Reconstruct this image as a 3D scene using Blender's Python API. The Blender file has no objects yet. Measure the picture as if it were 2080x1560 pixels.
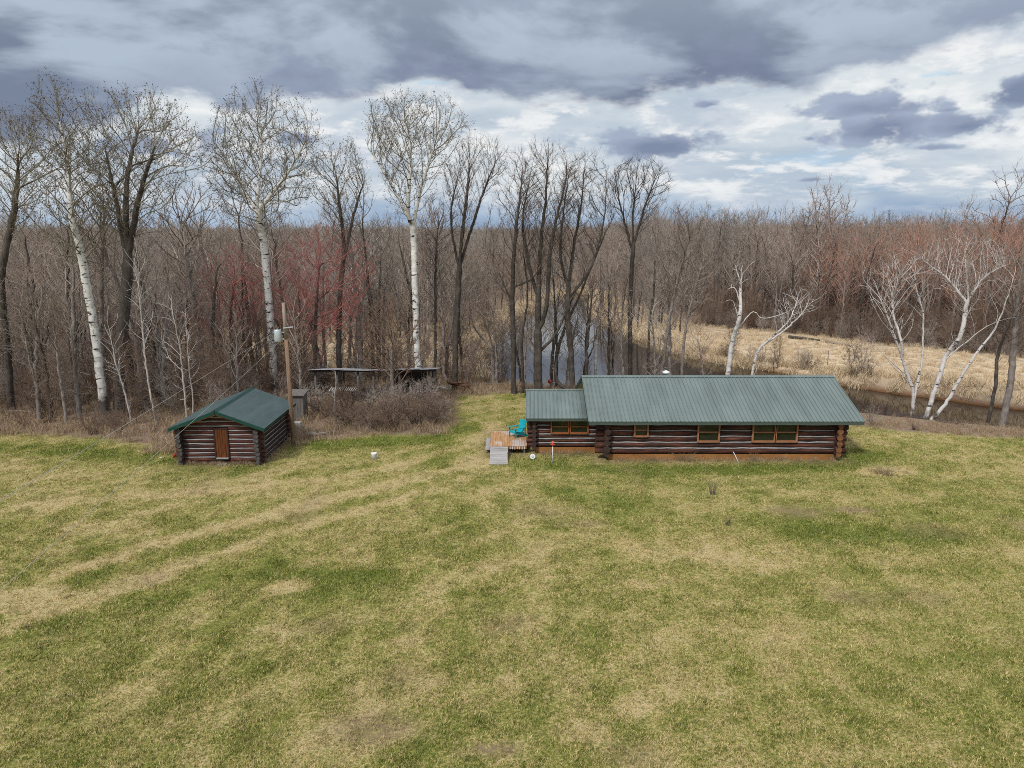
import bpy, math, random
import numpy as np
from mathutils import Vector

SEED = 11
rng = np.random.default_rng(SEED)
random.seed(SEED)
sc = bpy.context.scene
COL = sc.collection
R = math.radians

# ------------------------------------------------------------------ camera
F, TH, H = 1496.0, R(11.9), 12.5
CT, ST = math.cos(TH), math.sin(TH)

def ray(px, py):
    dx, dy = (px - 1040) / F, (780 - py) / F
    return np.array([dx, CT + dy * ST, -ST + dy * CT])

def onY(px, py, Y):
    r = ray(px, py)
    return np.array([0, 0, H]) + r * (Y / r[1])

def onZ(px, py, z=0.0):
    r = ray(px, py)
    return np.array([0, 0, H]) + r * ((z - H) / r[2])

cam_d = bpy.data.cameras.new("camera")
cam_d.sensor_width = 36
cam_d.lens = 36 * F / 2080
cam_d.clip_end = 6000
cam = bpy.data.objects.new("camera", cam_d)
COL.objects.link(cam)
cam.location = (0, 0, H)
cam.rotation_euler = (R(90) - TH, 0, 0)
sc.camera = cam

# ------------------------------------------------------------------ nodes
def nd(nt, typ, props=None, out=0, **ins):
    n = nt.nodes.new(typ)
    for k, v in (props or {}).items():
        setattr(n, k, v)
    for k, v in ins.items():
        key = int(k[1:]) if k[0] == 'i' and k[1:].isdigit() else k.replace('_', ' ')
        s = n.inputs[key]
        if isinstance(v, bpy.types.NodeSocket):
            nt.links.new(v, s)
        else:
            s.default_value = v
    return n.outputs[out] if out is not None else n

def M(nt, op, a, b=0.0, c=0.0, clamp=False):
    return nd(nt, 'ShaderNodeMath', dict(operation=op, use_clamp=clamp), i0=a, i1=b, i2=c)

def VM(nt, op, a, b):
    return nd(nt, 'ShaderNodeVectorMath', dict(operation=op), i0=a, i1=b)

def MR(nt, v, a, b, c=0.0, d=1.0, smooth=False):
    n = nt.nodes.new('ShaderNodeMapRange')
    n.interpolation_type = 'SMOOTHSTEP' if smooth else 'LINEAR'
    n.clamp = True
    for i, x in enumerate((v, a, b, c, d)):
        if isinstance(x, bpy.types.NodeSocket):
            nt.links.new(x, n.inputs[i])
        else:
            n.inputs[i].default_value = x
    return n.outputs[0]

def c4(c):
    return (c[0], c[1], c[2], 1.0)

def mix(nt, f, a, b, mode='MIX'):
    n = nt.nodes.new('ShaderNodeMix')
    n.data_type = 'RGBA'
    n.blend_type = mode
    for s, v in ((n.inputs[0], f), (n.inputs[6], a), (n.inputs[7], b)):
        if isinstance(v, bpy.types.NodeSocket):
            nt.links.new(v, s)
        else:
            s.default_value = c4(v) if isinstance(v, (tuple, list)) and len(v) == 3 else v
    return n.outputs[2]

def noise(nt, vec, scale, detail=4.0, rough=0.55, dist=0.0):
    return nd(nt, 'ShaderNodeTexNoise', None, 0, Vector=vec, Scale=scale, Detail=detail, Roughness=rough, Distortion=dist)

def scl(nt, vec, s):
    return VM(nt, 'MULTIPLY', vec, s)

def new_mat(name):
    m = bpy.data.materials.new(name)
    m.use_nodes = True
    nt = m.node_tree
    b = nt.nodes['Principled BSDF']
    return m, nt, b

def setc(nt, b, col, rough=0.8, spec=0.3, metal=0.0):
    s = b.inputs['Base Color']
    if isinstance(col, bpy.types.NodeSocket):
        nt.links.new(col, s)
    else:
        s.default_value = c4(col)
    s = b.inputs['Roughness']
    if isinstance(rough, bpy.types.NodeSocket):
        nt.links.new(rough, s)
    else:
        s.default_value = rough
    b.inputs['Specular IOR Level'].default_value = spec
    b.inputs['Metallic'].default_value = metal

def bump(nt, b, h, strength=0.4, dist=0.05):
    n = nt.nodes.new('ShaderNodeBump')
    n.inputs['Strength'].default_value = strength
    n.inputs['Distance'].default_value = dist
    nt.links.new(h, n.inputs['Height'])
    nt.links.new(n.outputs[0], b.inputs['Normal'])

def objco(nt):
    return nd(nt, 'ShaderNodeTexCoord', None, 'Object')

def position(nt):
    return nd(nt, 'ShaderNodeNewGeometry', None, 'Position')

MAT = {}

def plain(name, col, rough=0.7, var=0.25, scale=3.0, stretch=(1, 1, 1), spec=0.3, metal=0.0, bmp=0.0):
    """painted / natural surface with soft colour mottling"""
    m, nt, b = new_mat(name)
    co = scl(nt, objco(nt), stretch)
    n1 = noise(nt, co, scale, 6, 0.6)
    n2 = noise(nt, co, scale * 9, 3, 0.6)
    lo = tuple(c * (1 - var) for c in col)
    hi = tuple(min(1, c * (1 + var)) for c in col)
    c1 = mix(nt, MR(nt, n1, 0.3, 0.7), lo, hi)
    c2 = mix(nt, MR(nt, n2, 0.35, 0.65, 0.0, 0.35), c1, tuple(c * (1 - 1.4 * var if var < .6 else .2) for c in col))
    setc(nt, b, c2, rough, spec, metal)
    if bmp:
        bump(nt, b, n2, bmp, 0.02)
    MAT[name] = m
    return m

def log_mat(name, axis, base, warm, dark, amount=0.5):
    m, nt, b = new_mat(name)
    st = (0.5, 7, 7) if axis == 'x' else (7, 0.5, 7)
    co = objco(nt)
    g = noise(nt, scl(nt, co, st), 1.6, 7, 0.65)
    fine = noise(nt, scl(nt, co, tuple(s * 3 for s in st)), 3.0, 4, 0.6)
    p = noise(nt, scl(nt, co, (0.45, 0.45, 2.6)), 1.3, 4, 0.6)
    c = mix(nt, MR(nt, M(nt, 'ADD', M(nt, 'MULTIPLY', p, 0.7), M(nt, 'MULTIPLY', g, 0.5)), 0.62 - amount * 0.1, 0.78 - amount * .1), dark, base)
    c = mix(nt, MR(nt, g, 0.52, 0.72, 0, .85), c, warm)
    c = mix(nt, MR(nt, fine, 0.55, 0.75, 0, 0.7), c, tuple(x * 0.45 for x in dark))
    setc(nt, b, c, 0.75, 0.25)
    bump(nt, b, fine, 0.5, 0.02)
    MAT[name] = m

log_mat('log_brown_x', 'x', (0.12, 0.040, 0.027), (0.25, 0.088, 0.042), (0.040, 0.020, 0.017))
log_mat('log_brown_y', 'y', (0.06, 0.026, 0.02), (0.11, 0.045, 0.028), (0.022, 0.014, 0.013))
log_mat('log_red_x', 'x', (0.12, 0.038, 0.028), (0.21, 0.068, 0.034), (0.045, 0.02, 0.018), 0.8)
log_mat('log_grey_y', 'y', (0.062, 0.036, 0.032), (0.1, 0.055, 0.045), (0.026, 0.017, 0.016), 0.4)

def endgrain(name, c0, c1):
    m, nt, b = new_mat(name)
    co = objco(nt)
    n = noise(nt, co, 7, 5, 0.7)
    n2 = noise(nt, co, 26, 3, 0.7)
    c = mix(nt, MR(nt, n, 0.35, 0.68), c0, c1)
    c = mix(nt, MR(nt, n2, 0.5, 0.75, 0, .8), c, tuple(x * .3 for x in c0))
    setc(nt, b, c, 0.85, 0.2)
    MAT[name] = m
endgrain('end_orange', (0.13, 0.055, 0.028), (0.34, 0.15, 0.07))
endgrain('end_dark', (0.03, 0.02, 0.018), (0.10, 0.06, 0.045))
endgrain('end_grey', (0.035, 0.031, 0.03), (0.15, 0.135, 0.128))

plain('chinking', (0.315, 0.31, 0.312), 0.9, 0.28, 3.5)
plain('foundation', (0.33, 0.155, 0.05), 0.9, 0.3, 1.2, (1, 1, 3), bmp=.2)
plain('stone_base', (0.12, 0.07, 0.05), 0.9, 0.4, 2)
plain('door_orange', (0.14, 0.045, 0.012), 0.6, 0.6, 1.6, (9, 9, 0.5))
plain('door_frame', (0.05, 0.022, 0.015), 0.7, 0.4, 3)
plain('frame_orange', (0.31, 0.105, 0.036), 0.55, 0.25, 2.5)
plain('frame_pale', (0.36, 0.165, 0.085), 0.55, 0.25, 2.5)
m, nt, b = new_mat('deck_wood')
co = objco(nt)
gr = noise(nt, scl(nt, co, (7, .8, 1)), 1.0, 5, .6)
wp = noise(nt, co, .9, 4, .6)
c_ = mix(nt, MR(nt, gr, .35, .65), (.36, .185, .08), (.50, .29, .145))
c_ = mix(nt, MR(nt, M(nt, 'ADD', wp, M(nt, 'MULTIPLY', M(nt, 'SUBTRACT', gr, .5), .5)), .48, .62, 0, .85), c_, (.47, .43, .41))
setc(nt, b, c_, .8, .2)
MAT['deck_wood'] = m
plain('deck_edge', (0.40, 0.17, 0.06), 0.8, 0.3, 2)
plain('grey_plank', (0.35, 0.335, 0.325), 0.85, 0.3, 1.0, (1, 6, 2))
plain('dark_wood', (0.045, 0.035, 0.03), 0.9, 0.4, 2)
plain('weathered_wood', (0.15, 0.135, 0.125), 0.9, 0.35, 2.0, (6, 6, .7))
plain('old_roof', (0.40, 0.40, 0.42), 0.6, 0.45, 1.1)
plain('chair_teal', (0.012, 0.36, 0.43), 0.45, 0.1, 4)
plain('white_plastic', (0.72, 0.73, 0.74), 0.4, 0.08, 6)
plain('white_paint', (0.7, 0.69, 0.66), 0.5, 0.12, 6)
plain('pole_wood', (0.27, 0.175, 0.115), 0.85, 0.35, 1.6, (9, 9, .6), bmp=.3)
plain('pole_top_wood', (0.31, 0.245, 0.195), 0.85, 0.3, 1.6, (9, 9, .6))
plain('galvanised', (0.52, 0.57, 0.60), 0.45, 0.12, 4, metal=0.3)
plain('dark_metal', (0.06, 0.06, 0.065), 0.5, 0.2, 4)
plain('wire_metal', (0.36, 0.34, 0.32), 0.6, 0.1, 4)
plain('red_plastic', (0.36, 0.03, 0.025), 0.5, 0.15, 5)
plain('red_orange', (0.62, 0.10, 0.05), 0.5, 0.15, 5)
plain('stone', (0.36, 0.34, 0.32), 0.9, 0.25, 5)
plain('hull_pale', (0.42, 0.39, 0.33), 0.7, 0.25, 3)
plain('rust_pile', (0.14, 0.075, 0.045), 0.9, 0.4, 3)
plain('trim_green', (0.011, 0.058, 0.047), 0.45, 0.15, 2)
plain('trim_dark_green', (0.008, 0.045, 0.04), 0.45, 0.15, 2)
plain('trim_grey_green', (0.075, 0.10, 0.085), 0.5, 0.15, 2)
plain('curtain', (0.5, 0.48, 0.45), 0.9, 0.2, 3)

def roof_mat(name, col, rough):
    m, nt, b = new_mat(name)
    co = objco(nt)
    n = noise(nt, scl(nt, co, (1.2, .35, .35)), 1.0, 5, 0.6)
    n2 = noise(nt, co, 14, 3, .6)
    n = M(nt, 'ADD', M(nt, 'MULTIPLY', n, .6), M(nt, 'MULTIPLY', noise(nt, scl(nt, co, (2.2, .22, .22)), 1.0, 4, .6), .4))
    c = mix(nt, MR(nt, n, 0.36, 0.64), tuple(x * .78 for x in col), tuple(x * 1.2 for x in col))
    c = mix(nt, MR(nt, n2, .55, .8, 0, .3), c, tuple(x * .7 for x in col))
    setc(nt, b, c, MR(nt, n, .3, .7, rough - .07, rough + .1), 0.5)
    MAT[name] = m
roof_mat('roof_green', (0.13, 0.168, 0.16), 0.40)
roof_mat('roof_dark_green', (0.052, 0.085, 0.087), 0.5)

m, nt, b = new_mat('window_glass')
setc(nt, b, (0.018, 0.024, 0.014), 0.06, 0.6)
MAT['window_glass'] = m

# ------------------------------------------------------------------ mesh helpers
def put(o, parent=None):
    COL.objects.link(o)
    if parent is not None:
        o.parent = parent
    return o

def tag(o, label=None, cat=None, group=None, kind=None):
    if label: o['label'] = label
    if cat: o['category'] = cat
    if group: o['group'] = group
    if kind: o['kind'] = kind
    return o

def empty(name, loc, label=None, cat=None, group=None):
    o = bpy.data.objects.new(name, None)
    o.empty_display_size = 0.2
    o.location = tuple(float(v) for v in loc)
    COL.objects.link(o)
    return tag(o, label, cat, group)

class MB:
    def __init__(s):
        s.v, s.f, s.m = [], [], []
    def add(s, vs, fs, m=0):
        o = len(s.v)
        s.v += [tuple(float(c) for c in v) for v in vs]
        for f in fs:
            s.f.append(tuple(i + o for i in f))
            s.m.append(m)
    def box(s, x0, x1, y0, y1, z0, z1, m=0):
        vs = [(x, y, z) for z in (z0, z1) for y in (y0, y1) for x in (x0, x1)]
        s.add(vs, [(0, 2, 3, 1), (4, 5, 7, 6), (0, 1, 5, 4), (2, 6, 7, 3), (0, 4, 6, 2), (1, 3, 7, 5)], m)
    def beam(s, p0, p1, w, h, m=0, up=(0, 0, 1)):
        p0, p1 = Vector([float(c) for c in p0]), Vector([float(c) for c in p1])
        d = (p1 - p0).normalized()
        u = d.cross(Vector(up))
        if u.length < 1e-4: u = d.cross(Vector((0, 1, 0)))
        u.normalize(); v = u.cross(d)
        vs = []
        for p in (p0, p1):
            for a, c in ((-1, -1), (1, -1), (1, 1), (-1, 1)):
                vs.append(tuple(p + u * (a * w / 2) + v * (c * h / 2)))
        s.add(vs, [(3, 2, 1, 0), (4, 5, 6, 7), (0, 1, 5, 4), (1, 2, 6, 5), (2, 3, 7, 6), (3, 0, 4, 7)], m)
    def tube(s, pts, rad, n=8, m=0, mcap=None, jit=0.0, flat=1.0):
        pts = [Vector([float(c) for c in p]) for p in pts]
        if not hasattr(rad, '__len__'): rad = [rad] * len(pts)
        rings, vs, fs = [], [], []
        ref = Vector((0.31, 0.27, 0.91))
        d0 = (pts[-1] - pts[0]).normalized()
        if abs(d0.dot(ref)) > 0.75: ref = Vector((0.9, 0.37, 0.1))
        for i, p in enumerate(pts):
            d = (pts[min(i + 1, len(pts) - 1)] - pts[max(i - 1, 0)]).normalized()
            u = d.cross(ref).normalized(); v = d.cross(u)
            for k in range(n):
                a = 2 * math.pi * k / n
                r = rad[i] * (1 + jit * (random.random() - .5))
                vs.append(p + (u * math.cos(a) + v * math.sin(a)) * r)
        for i in range(len(pts) - 1):
            for k in range(n):
                k2 = (k + 1) % n
                fs.append((i * n + k, i * n + k2, (i + 1) * n + k2, (i + 1) * n + k))
        s.add(vs, fs, m)
        o = len(s.v) - len(vs)
        mc = m if mcap is None else mcap
        s.f.append(tuple(o + k for k in reversed(range(n)))); s.m.append(mc)
        s.f.append(tuple(o + (len(pts) - 1) * n + k for k in range(n))); s.m.append(mc)
    def log(s, p0, p1, r, m=0, mcap=1, n=10):
        p0, p1 = np.array(p0, float), np.array(p1, float)
        L = np.linalg.norm(p1 - p0)
        k = max(2, int(L / 0.9) + 1)
        pts, rad = [], []
        t0 = random.uniform(-.05, .05)
        for i in range(k + 1):
            t = i / k
            pts.append(p0 + (p1 - p0) * t + np.array([0, 0, random.uniform(-1, 1) * r * .04]))
            rad.append(r * (1 + t0 * (t - .5) * 2 + random.uniform(-.035, .035)))
        s.tube(pts, rad, n, m, mcap)
    def quad(s, a, b, c, d, m=0):
        s.add([a, b, c, d], [(0, 1, 2, 3)], m)
    def slab(s, a, b, c, d, th, m=0):
        a, b, c, d = [np.array(p, float) for p in (a, b, c, d)]
        n = np.cross(b - a, d - a); n /= np.linalg.norm(n)
        lo = [p - n * th for p in (a, b, c, d)]
        s.add([a, b, c, d] + lo, [(0, 1, 2, 3), (7, 6, 5, 4), (0, 4, 5, 1), (1, 5, 6, 2), (2, 6, 7, 3), (3, 7, 4, 0)], m)
    def build(s, name, mats, parent=None, smooth=False):
        me = bpy.data.meshes.new(name)
        org = np.array(parent_origin(parent)) if parent is not None else np.zeros(3)
        me.from_pydata([tuple(np.array(v) - org) for v in s.v], [], s.f)
        for mm in (mats if isinstance(mats, (list, tuple)) else [mats]):
            me.materials.append(MAT[mm])
        me.polygons.foreach_set('material_index', s.m)
        if smooth:
            me.polygons.foreach_set('use_smooth', [len(f) == 4 for f in s.f])
        me.update()
        return put(bpy.data.objects.new(name, me), parent)

def parent_origin(o):
    p = np.zeros(3)
    while o is not None:
        p += np.array(o.location)
        o = o.parent
    return p

# ------------------------------------------------------------------ smooth value noise for terrain and cover
def vnoise(x, y, seed):
    t = np.random.default_rng(seed).random((256, 256))
    xi, yi = np.floor(x).astype(int), np.floor(y).astype(int)
    fx, fy = x - xi, y - yi
    fx, fy = fx * fx * (3 - 2 * fx), fy * fy * (3 - 2 * fy)
    g = lambda a, b: t[a & 255, b & 255]
    return (g(xi, yi) * (1 - fx) + g(xi + 1, yi) * fx) * (1 - fy) + (g(xi, yi + 1) * (1 - fx) + g(xi + 1, yi + 1) * fx) * fy

def fbm(x, y, scale, seed, oct=4):
    v, a, tot = 0, 1.0, 0
    for i in range(oct):
        v = v + a * vnoise(x / scale * 2 ** i + 17 * i, y / scale * 2 ** i + 5 * i, seed + i)
        tot += a; a *= 0.55
    return v / tot

def sstep(a, b, x):
    t = np.clip((x - a) / (b - a), 0, 1)
    return t * t * (3 - 2 * t)

def poly_sd(P, x, y):
    """signed distance to polygon, negative inside"""
    P = np.array(P, float)
    d = np.full(x.shape, 1e9); ins = np.zeros(x.shape, bool)
    for i in range(len(P)):
        a, b = P[i], P[(i + 1) % len(P)]
        e = b - a
        wx, wy = x - a[0], y - a[1]
        t = np.clip((wx * e[0] + wy * e[1]) / (e @ e), 0, 1)
        d = np.minimum(d, np.hypot(wx - t * e[0], wy - t * e[1]))
        c = (a[1] > y) != (b[1] > y)
        with np.errstate(divide='ignore', invalid='ignore'):
            xx = a[0] + (y - a[1]) / (b[1] - a[1] if b[1] != a[1] else 1e-9) * e[0]
        ins ^= c & (x < xx)
    return np.where(ins, -d, d)

def line_d(P, x, y):
    P = np.array(P, float)
    d = np.full(x.shape, 1e9)
    for i in range(len(P) - 1):
        a, e = P[i], P[i + 1] - P[i]
        wx, wy = x - a[0], y - a[1]
        t = np.clip((wx * e[0] + wy * e[1]) / (e @ e), 0, 1)
        d = np.minimum(d, np.hypot(wx - t * e[0], wy - t * e[1]))
    return d

RIVER = [(-1.0, 66), (-3.0, 76), (-3.6, 92), (-1.5, 110), (2, 128), (8, 150), (13, 166), (19, 165), (16, 148), (14, 128), (15.5, 110), (17.2, 97.5),
         (21.2, 82.2), (28, 73.7), (31, 68.8), (35.3, 64.5), (42.3, 59), (62, 49), (95, 36), (160, 10), (155, 0), (92, 26), (60, 39), (44, 46),
         (36, 50.5), (29, 54), (23, 58), (16, 61), (8, 62.5), (3, 63)]
LAWN = [(-300, 45.5)] + [tuple(onZ(x, y)[:2]) for x, y in ((-200, 874), (0, 881), (150, 884), (290, 905), (350, 926), (420, 900), (560, 885), (600, 905), (640, 893),
        (760, 884), (895, 880), (925, 850), (930, 800), (990, 793), (1068, 792))] + [(8, 55), (15, 51.5)] + \
       [tuple(onZ(x, y)[:2]) for x, y in ((1755, 868), (1900, 882), (2080, 892), (2300, 900))] + [(110, 30), (300, 0), (300, -400), (-300, -400)]
FAR_EDGE = [(17, 159), (22, 130), (28, 109), (40, 99), (46, 90), (57, 81), (80, 66), (120, 45)]
STRAW_R = [(17, 97.5), (15, 110), (14, 128), (16, 148), (18, 160)] + FAR_EDGE + [(160, 10), (95, 36), (62, 49), (42.3, 59), (35, 64.5), (31, 69), (28, 73.7), (21, 82)]
STRAW_L = [(-52, 82), (-30, 74), (-14, 66), (-4, 64), (-1, 66), (-3.2, 78), (-3.6, 92), (-1.5, 112), (-12, 118), (-30, 112), (-50, 100)]
WATER_Z = -2.0

def terrain(x, y):
    x, y = np.asarray(x, float), np.asarray(y, float)
    base = -1.35 * sstep(56, 84, y + 0.15 * np.abs(x)) - 0.15 * sstep(40, 56, y)
    base = base + (fbm(x, y, 9, 31) - .5) * 0.5 * sstep(44, 60, y) + (fbm(x, y, 14, 35) - .5) * 0.16
    base = base + 0.10 * np.exp(-((x - 1) ** 2 / 60 + (y - 41) ** 2 / 30)) * 0
    d = poly_sd(RIVER, x, y)
    d = d + (fbm(x, y, 5, 41) - .5) * 1.6
    k = sstep(-1.6, np.where(y > np.interp(x, [3, 12, 18.5, 25, 32, 39, 53, 93], [90, 78, 71, 66, 60, 55, 44.5, 31]), .9, np.where(x > 14, 6.5, 4.0)), d)
    return -2.9 + (base + 2.9) * k

def tz(x, y):
    return float(terrain(np.array([x]), np.array([y]))[0])
# ------------------------------------------------------------------ ground sheet
def axis_coords(lo, hi, step, far, ratio):
    a = list(np.arange(lo, hi + 1e-6, step))
    s, x = step, hi
    while x < far:
        s *= ratio; x += s; a.append(x)
    s, x = step, lo
    while x > -far:
        s *= ratio; x -= s; a.insert(0, x)
    return np.array(a)

gx = axis_coords(-48, 56, 0.4, 3500, 1.13)
gy = axis_coords(9, 104, 0.4, 3500, 1.13)
GX, GY = np.meshgrid(gx, gy)
GZ = terrain(GX, GY)
nx, ny = len(gx), len(gy)

# tracks, lush strips and worn patches of the lawn (metres)
def W(*pts):
    return [tuple(onZ(x, y)[:2]) for x, y in pts]

TRACKS = [(W((1000, 935), (900, 957), (780, 990), (600, 1032), (300, 1105), (-60, 1240)), .75, .75),
          (W((1012, 955), (860, 1000), (640, 1062), (330, 1160), (-60, 1300)), .7, .65),
          (W((930, 905), (820, 945), (700, 968), (520, 990), (260, 1010), (-60, 1040)), .8, .4),
          (W((1000, 860), (975, 900), (960, 925)), 1.2, .55),
          (W((1040, 985), (1200, 1075), (1330, 1130), (1600, 1120), (1900, 1130), (2150, 1120)), 1.1, .25),
          (W((880, 1420), (960, 1350), (1000, 1150), (990, 1000)), .7, .25),
          (W((1030, 1420), (1070, 1300), (1100, 1150), (1060, 1010)), .7, .22)]
LUSH = [(W((-60, 905), (120, 912), (300, 930), (480, 950)), 1.2, .35), (W((650, 903), (760, 897), (880, 893), (950, 868)), .9, .75),
        (W((1120, 950), (1300, 958), (1500, 955), (1720, 948), (1770, 925)), .8, .55), (W((1560, 1065), (1660, 1080), (1900, 1090)), .8, .45),
        (W((60, 1190), (200, 1160)), .5, .6), (W((560, 1165), (740, 1180)), .9, .4), (W((1120, 1000), (1350, 1040)), 1.0, .25)]
SPOTS = [(310, 1173, .75, .6, 'dirt', .6), (590, 1190, .95, .6, 'tan', 1.0), (1730, 1037, 1.5, .5, 'dirt', 1.0), (1615, 1040, 1.4, .9, 'dirt', .8), (1790, 958, 1.6, .8, 'tan', 1.2),
         (760, 1480, 1.6, .7, 'dirt', .75), (1000, 1525, .8, .3, 'dirt', 1.0), (1280, 1440, .9, .5, 'tan', .9), (1200, 1490, .5, .3, 'tan', .8), (1900, 1080, 1.5, 1.0, 'dirt', .5),
         (1100, 1040, 1.8, .9, 'dirt', .5), (1190, 1065, 1.3, .6, 'dirt', .4), (960, 940, 1.4, 1.2, 'tan', .6), (60, 1215, 1.8, 1.0, 'tan', .9), (210, 1070, 2.2, 1.2, 'tan', .5), (1720, 1215, 1.2, .8, 'dirt', .6),
         (1030, 1270, .9, .7, 'dirt', .5), (820, 1305, .6, .3, 'tan', .6), (1860, 1215, 1.5, .8, 'dirt', .4), (1300, 1190, .7, .4, 'tan', .5), (560, 1280, .7, .3, 'tan', .7), (1440, 1130, 1.4, .4, 'tan', .5), (1560, 1150, 1.5, .5, 'tan', .5)]

def cover(x, y):
    ld = poly_sd(LAWN, x, y) + (fbm(x, y, 2.2, 51) - .5) * 1.6
    g = 0.45 + (fbm(x, y, 7, 61, 5) - .5) * .5 + (fbm(x, y, 1.3, 66, 4) - .5) * .65 + (fbm(x * 2.4 + y * .5, y * .33, 1.0, 68, 3) - .5) * .45
    nn = (fbm(x, y, 1.1, 71, 4) - .5) * 1.5
    for P, w, a in TRACKS:
        d = line_d(P, x, y) + nn * .5
        g = g - .8 * a * (1 - sstep(w * .2, w * 1.25, d))
    for P, w, a in LUSH:
        d = line_d(P, x, y) + nn * 1.2
        g = g + a * (1 - sstep(w * .3, w * 1.5, d))
    for ux, uy, lo, hi, seed, amp in ((-.735, -.68, -99, 2, 201, .55), (.16, .987, -8, 9, 202, .34), (.985, .17, 4, 99, 203, .42)):
        al, ac = x * ux + y * uy, -x * uy + y * ux
        mk = sstep(lo - 3, lo + 3, x) * (1 - sstep(hi - 3, hi + 3, x))
        g = g + mk * amp * (fbm(ac * 1.9 + al * .03, al * .11, 1.0, seed, 3) - .5) + mk * amp * .4 * (fbm(ac * .62, al * .06, 1.0, seed + 5, 2) - .5)
    dirt = np.zeros_like(x)
    for px, py, sx, sy, kind, a in SPOTS:
        c = onZ(px, py)
        r = np.hypot((x - c[0]) / sx, (y - c[1]) / sy) + nn * .55
        k = a * (1 - sstep(.35, 1.25, r))
        if kind == 'dirt':
            dirt = np.maximum(dirt, k)
        else:
            g = g - k
    dirt = np.maximum(dirt, .5 * sstep(.70, .84, fbm(x, y, 3.1, 81, 4)))
    # bare edge round the two log buildings
    for bx in ((-18.3, -13.3, 37.9, 43.6), (4.6, 18.4, 38.2, 46.8), (-1.6, 5.2, 39.6, 45.2)):
        d = np.maximum(np.maximum(bx[0] - x, x - bx[1]), np.maximum(bx[2] - y, y - bx[3])) + nn * .5
        dirt = np.maximum(dirt, .5 * (1 - sstep(-.1, .4, d)))
    litter = sstep(-.5, .7, ld)
    straw = 1 - sstep(-2.0, 1.2, poly_sd(STRAW_R, x, y) + (fbm(x, y, 6, 91) - .5) * 5)
    sl = 1 - sstep(-4, 2, poly_sd(STRAW_L, x, y) + (fbm(x, y, 7, 95) - .5) * 9)
    straw = np.maximum(straw, sl * .9)
    straw = np.maximum(straw, (1 - sstep(3, 8, poly_sd(RIVER, x, y) + (fbm(x, y, 6, 97) - .5) * 5)) * sstep(66, 72, y))
    return np.clip(g, 0, 1), litter, np.clip(straw, 0, 1), np.clip(dirt, 0, 1), ld

cg, clit, cstr, cdir, _ = cover(GX, GY)
V = np.stack([GX, GY, GZ], -1).reshape(-1, 3)
idx = np.arange(nx * ny).reshape(ny, nx)
Q = np.stack([idx[:-1, :-1], idx[:-1, 1:], idx[1:, 1:], idx[1:, :-1]], -1).reshape(-1, 4)

def mesh_np(name, V, Q, mats, mi=None, smooth=True, T=None):
    me = bpy.data.meshes.new(name)
    V = np.asarray(V, np.float32)
    nq = len(Q); n_t = 0 if T is None else len(T)
    me.vertices.add(len(V)); me.vertices.foreach_set('co', V.ravel())
    L = np.asarray(Q, np.int32).ravel()
    starts = np.arange(nq, dtype=np.int32) * 4
    tot = np.full(nq, 4, np.int32)
    if n_t:
        L = np.concatenate([L, np.asarray(T, np.int32).ravel()])
        starts = np.concatenate([starts, nq * 4 + np.arange(n_t, dtype=np.int32) * 3])
    me.loops.add(len(L)); me.loops.foreach_set('vertex_index', L)
    me.polygons.add(nq + n_t); me.polygons.foreach_set('loop_start', starts.astype(np.int32))
    if smooth:
        me.polygons.foreach_set('use_smooth', np.ones(nq + n_t, bool))
    for m in mats:
        me.materials.append(m)
    if mi is not None:
        me.polygons.foreach_set('material_index', np.asarray(mi, np.int32))
    me.update(calc_edges=True)
    return me

gm = mesh_np('ground', V, Q, [])
at = gm.attributes.new('cover', 'FLOAT_COLOR', 'POINT')
at.data.foreach_set('color', np.stack([cg, clit, cstr, cdir], -1).astype(np.float32).ravel())

GREEN, OLIVE, TAN = (0.13, 0.168, 0.026), (0.315, 0.287, 0.084), (0.53, 0.415, 0.215)

def lawn_colour(nt, typ):
    a = nd(nt, 'ShaderNodeAttribute', dict(attribute_type=typ, attribute_name='cover'), None)
    sep = nd(nt, 'ShaderNodeSeparateColor', None, None, Color=a.outputs['Color'])
    g, lit, stw, dirt = sep.outputs[0], sep.outputs[1], sep.outputs[2], a.outputs['Alpha']
    p = position(nt)
    return g, lit, stw, dirt, p

# ground material
m, nt, b = new_mat('ground')
g, lit, stw, dirt, p = lawn_colour(nt, 'GEOMETRY')
n1 = noise(nt, p, .9, 6, .62)
n2 = noise(nt, p, 5.0, 5, .65)
n3 = noise(nt, p, 22.0, 4, .7)
n4 = noise(nt, p, 10.0, 4, .7)
gg = M(nt, 'ADD', g, M(nt, 'ADD', M(nt, 'MULTIPLY', M(nt, 'SUBTRACT', n1, .5), .9), M(nt, 'ADD', M(nt, 'MULTIPLY', M(nt, 'SUBTRACT', n2, .5), 1.3), M(nt, 'ADD', M(nt, 'MULTIPLY', M(nt, 'SUBTRACT', n4, .5), 1.6), M(nt, 'MULTIPLY', M(nt, 'SUBTRACT', n3, .5), 1.2)))), clamp=True)
lawn = mix(nt, MR(nt, gg, .0, .45), TAN, OLIVE)
lawn = mix(nt, MR(nt, gg, .4, .95), lawn, GREEN)
lawn = mix(nt, MR(nt, n3, .46, .66, 0, .8), lawn, (.12, .105, .045))
dk = mix(nt, n2, (.17, .105, .065), (.30, .215, .15))
lawn = mix(nt, MR(nt, n4, .56, .68, 0, .7), lawn, (.10, .095, .04))
lawn = mix(nt, M(nt, 'MULTIPLY', dirt, MR(nt, n2, .3, .6)), lawn, dk)
lf = noise(nt, p, 9.0, 6, .75)
l0 = mix(nt, MR(nt, lf, .3, .7), (.115, .08, .06), (.38, .285, .20))
l0 = mix(nt, MR(nt, n1, .4, .75, 0, .6), l0, (.24, .165, .12))
vor = nd(nt, 'ShaderNodeTexVoronoi', None, 'Color', Vector=p, Scale=7.0)
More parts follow.
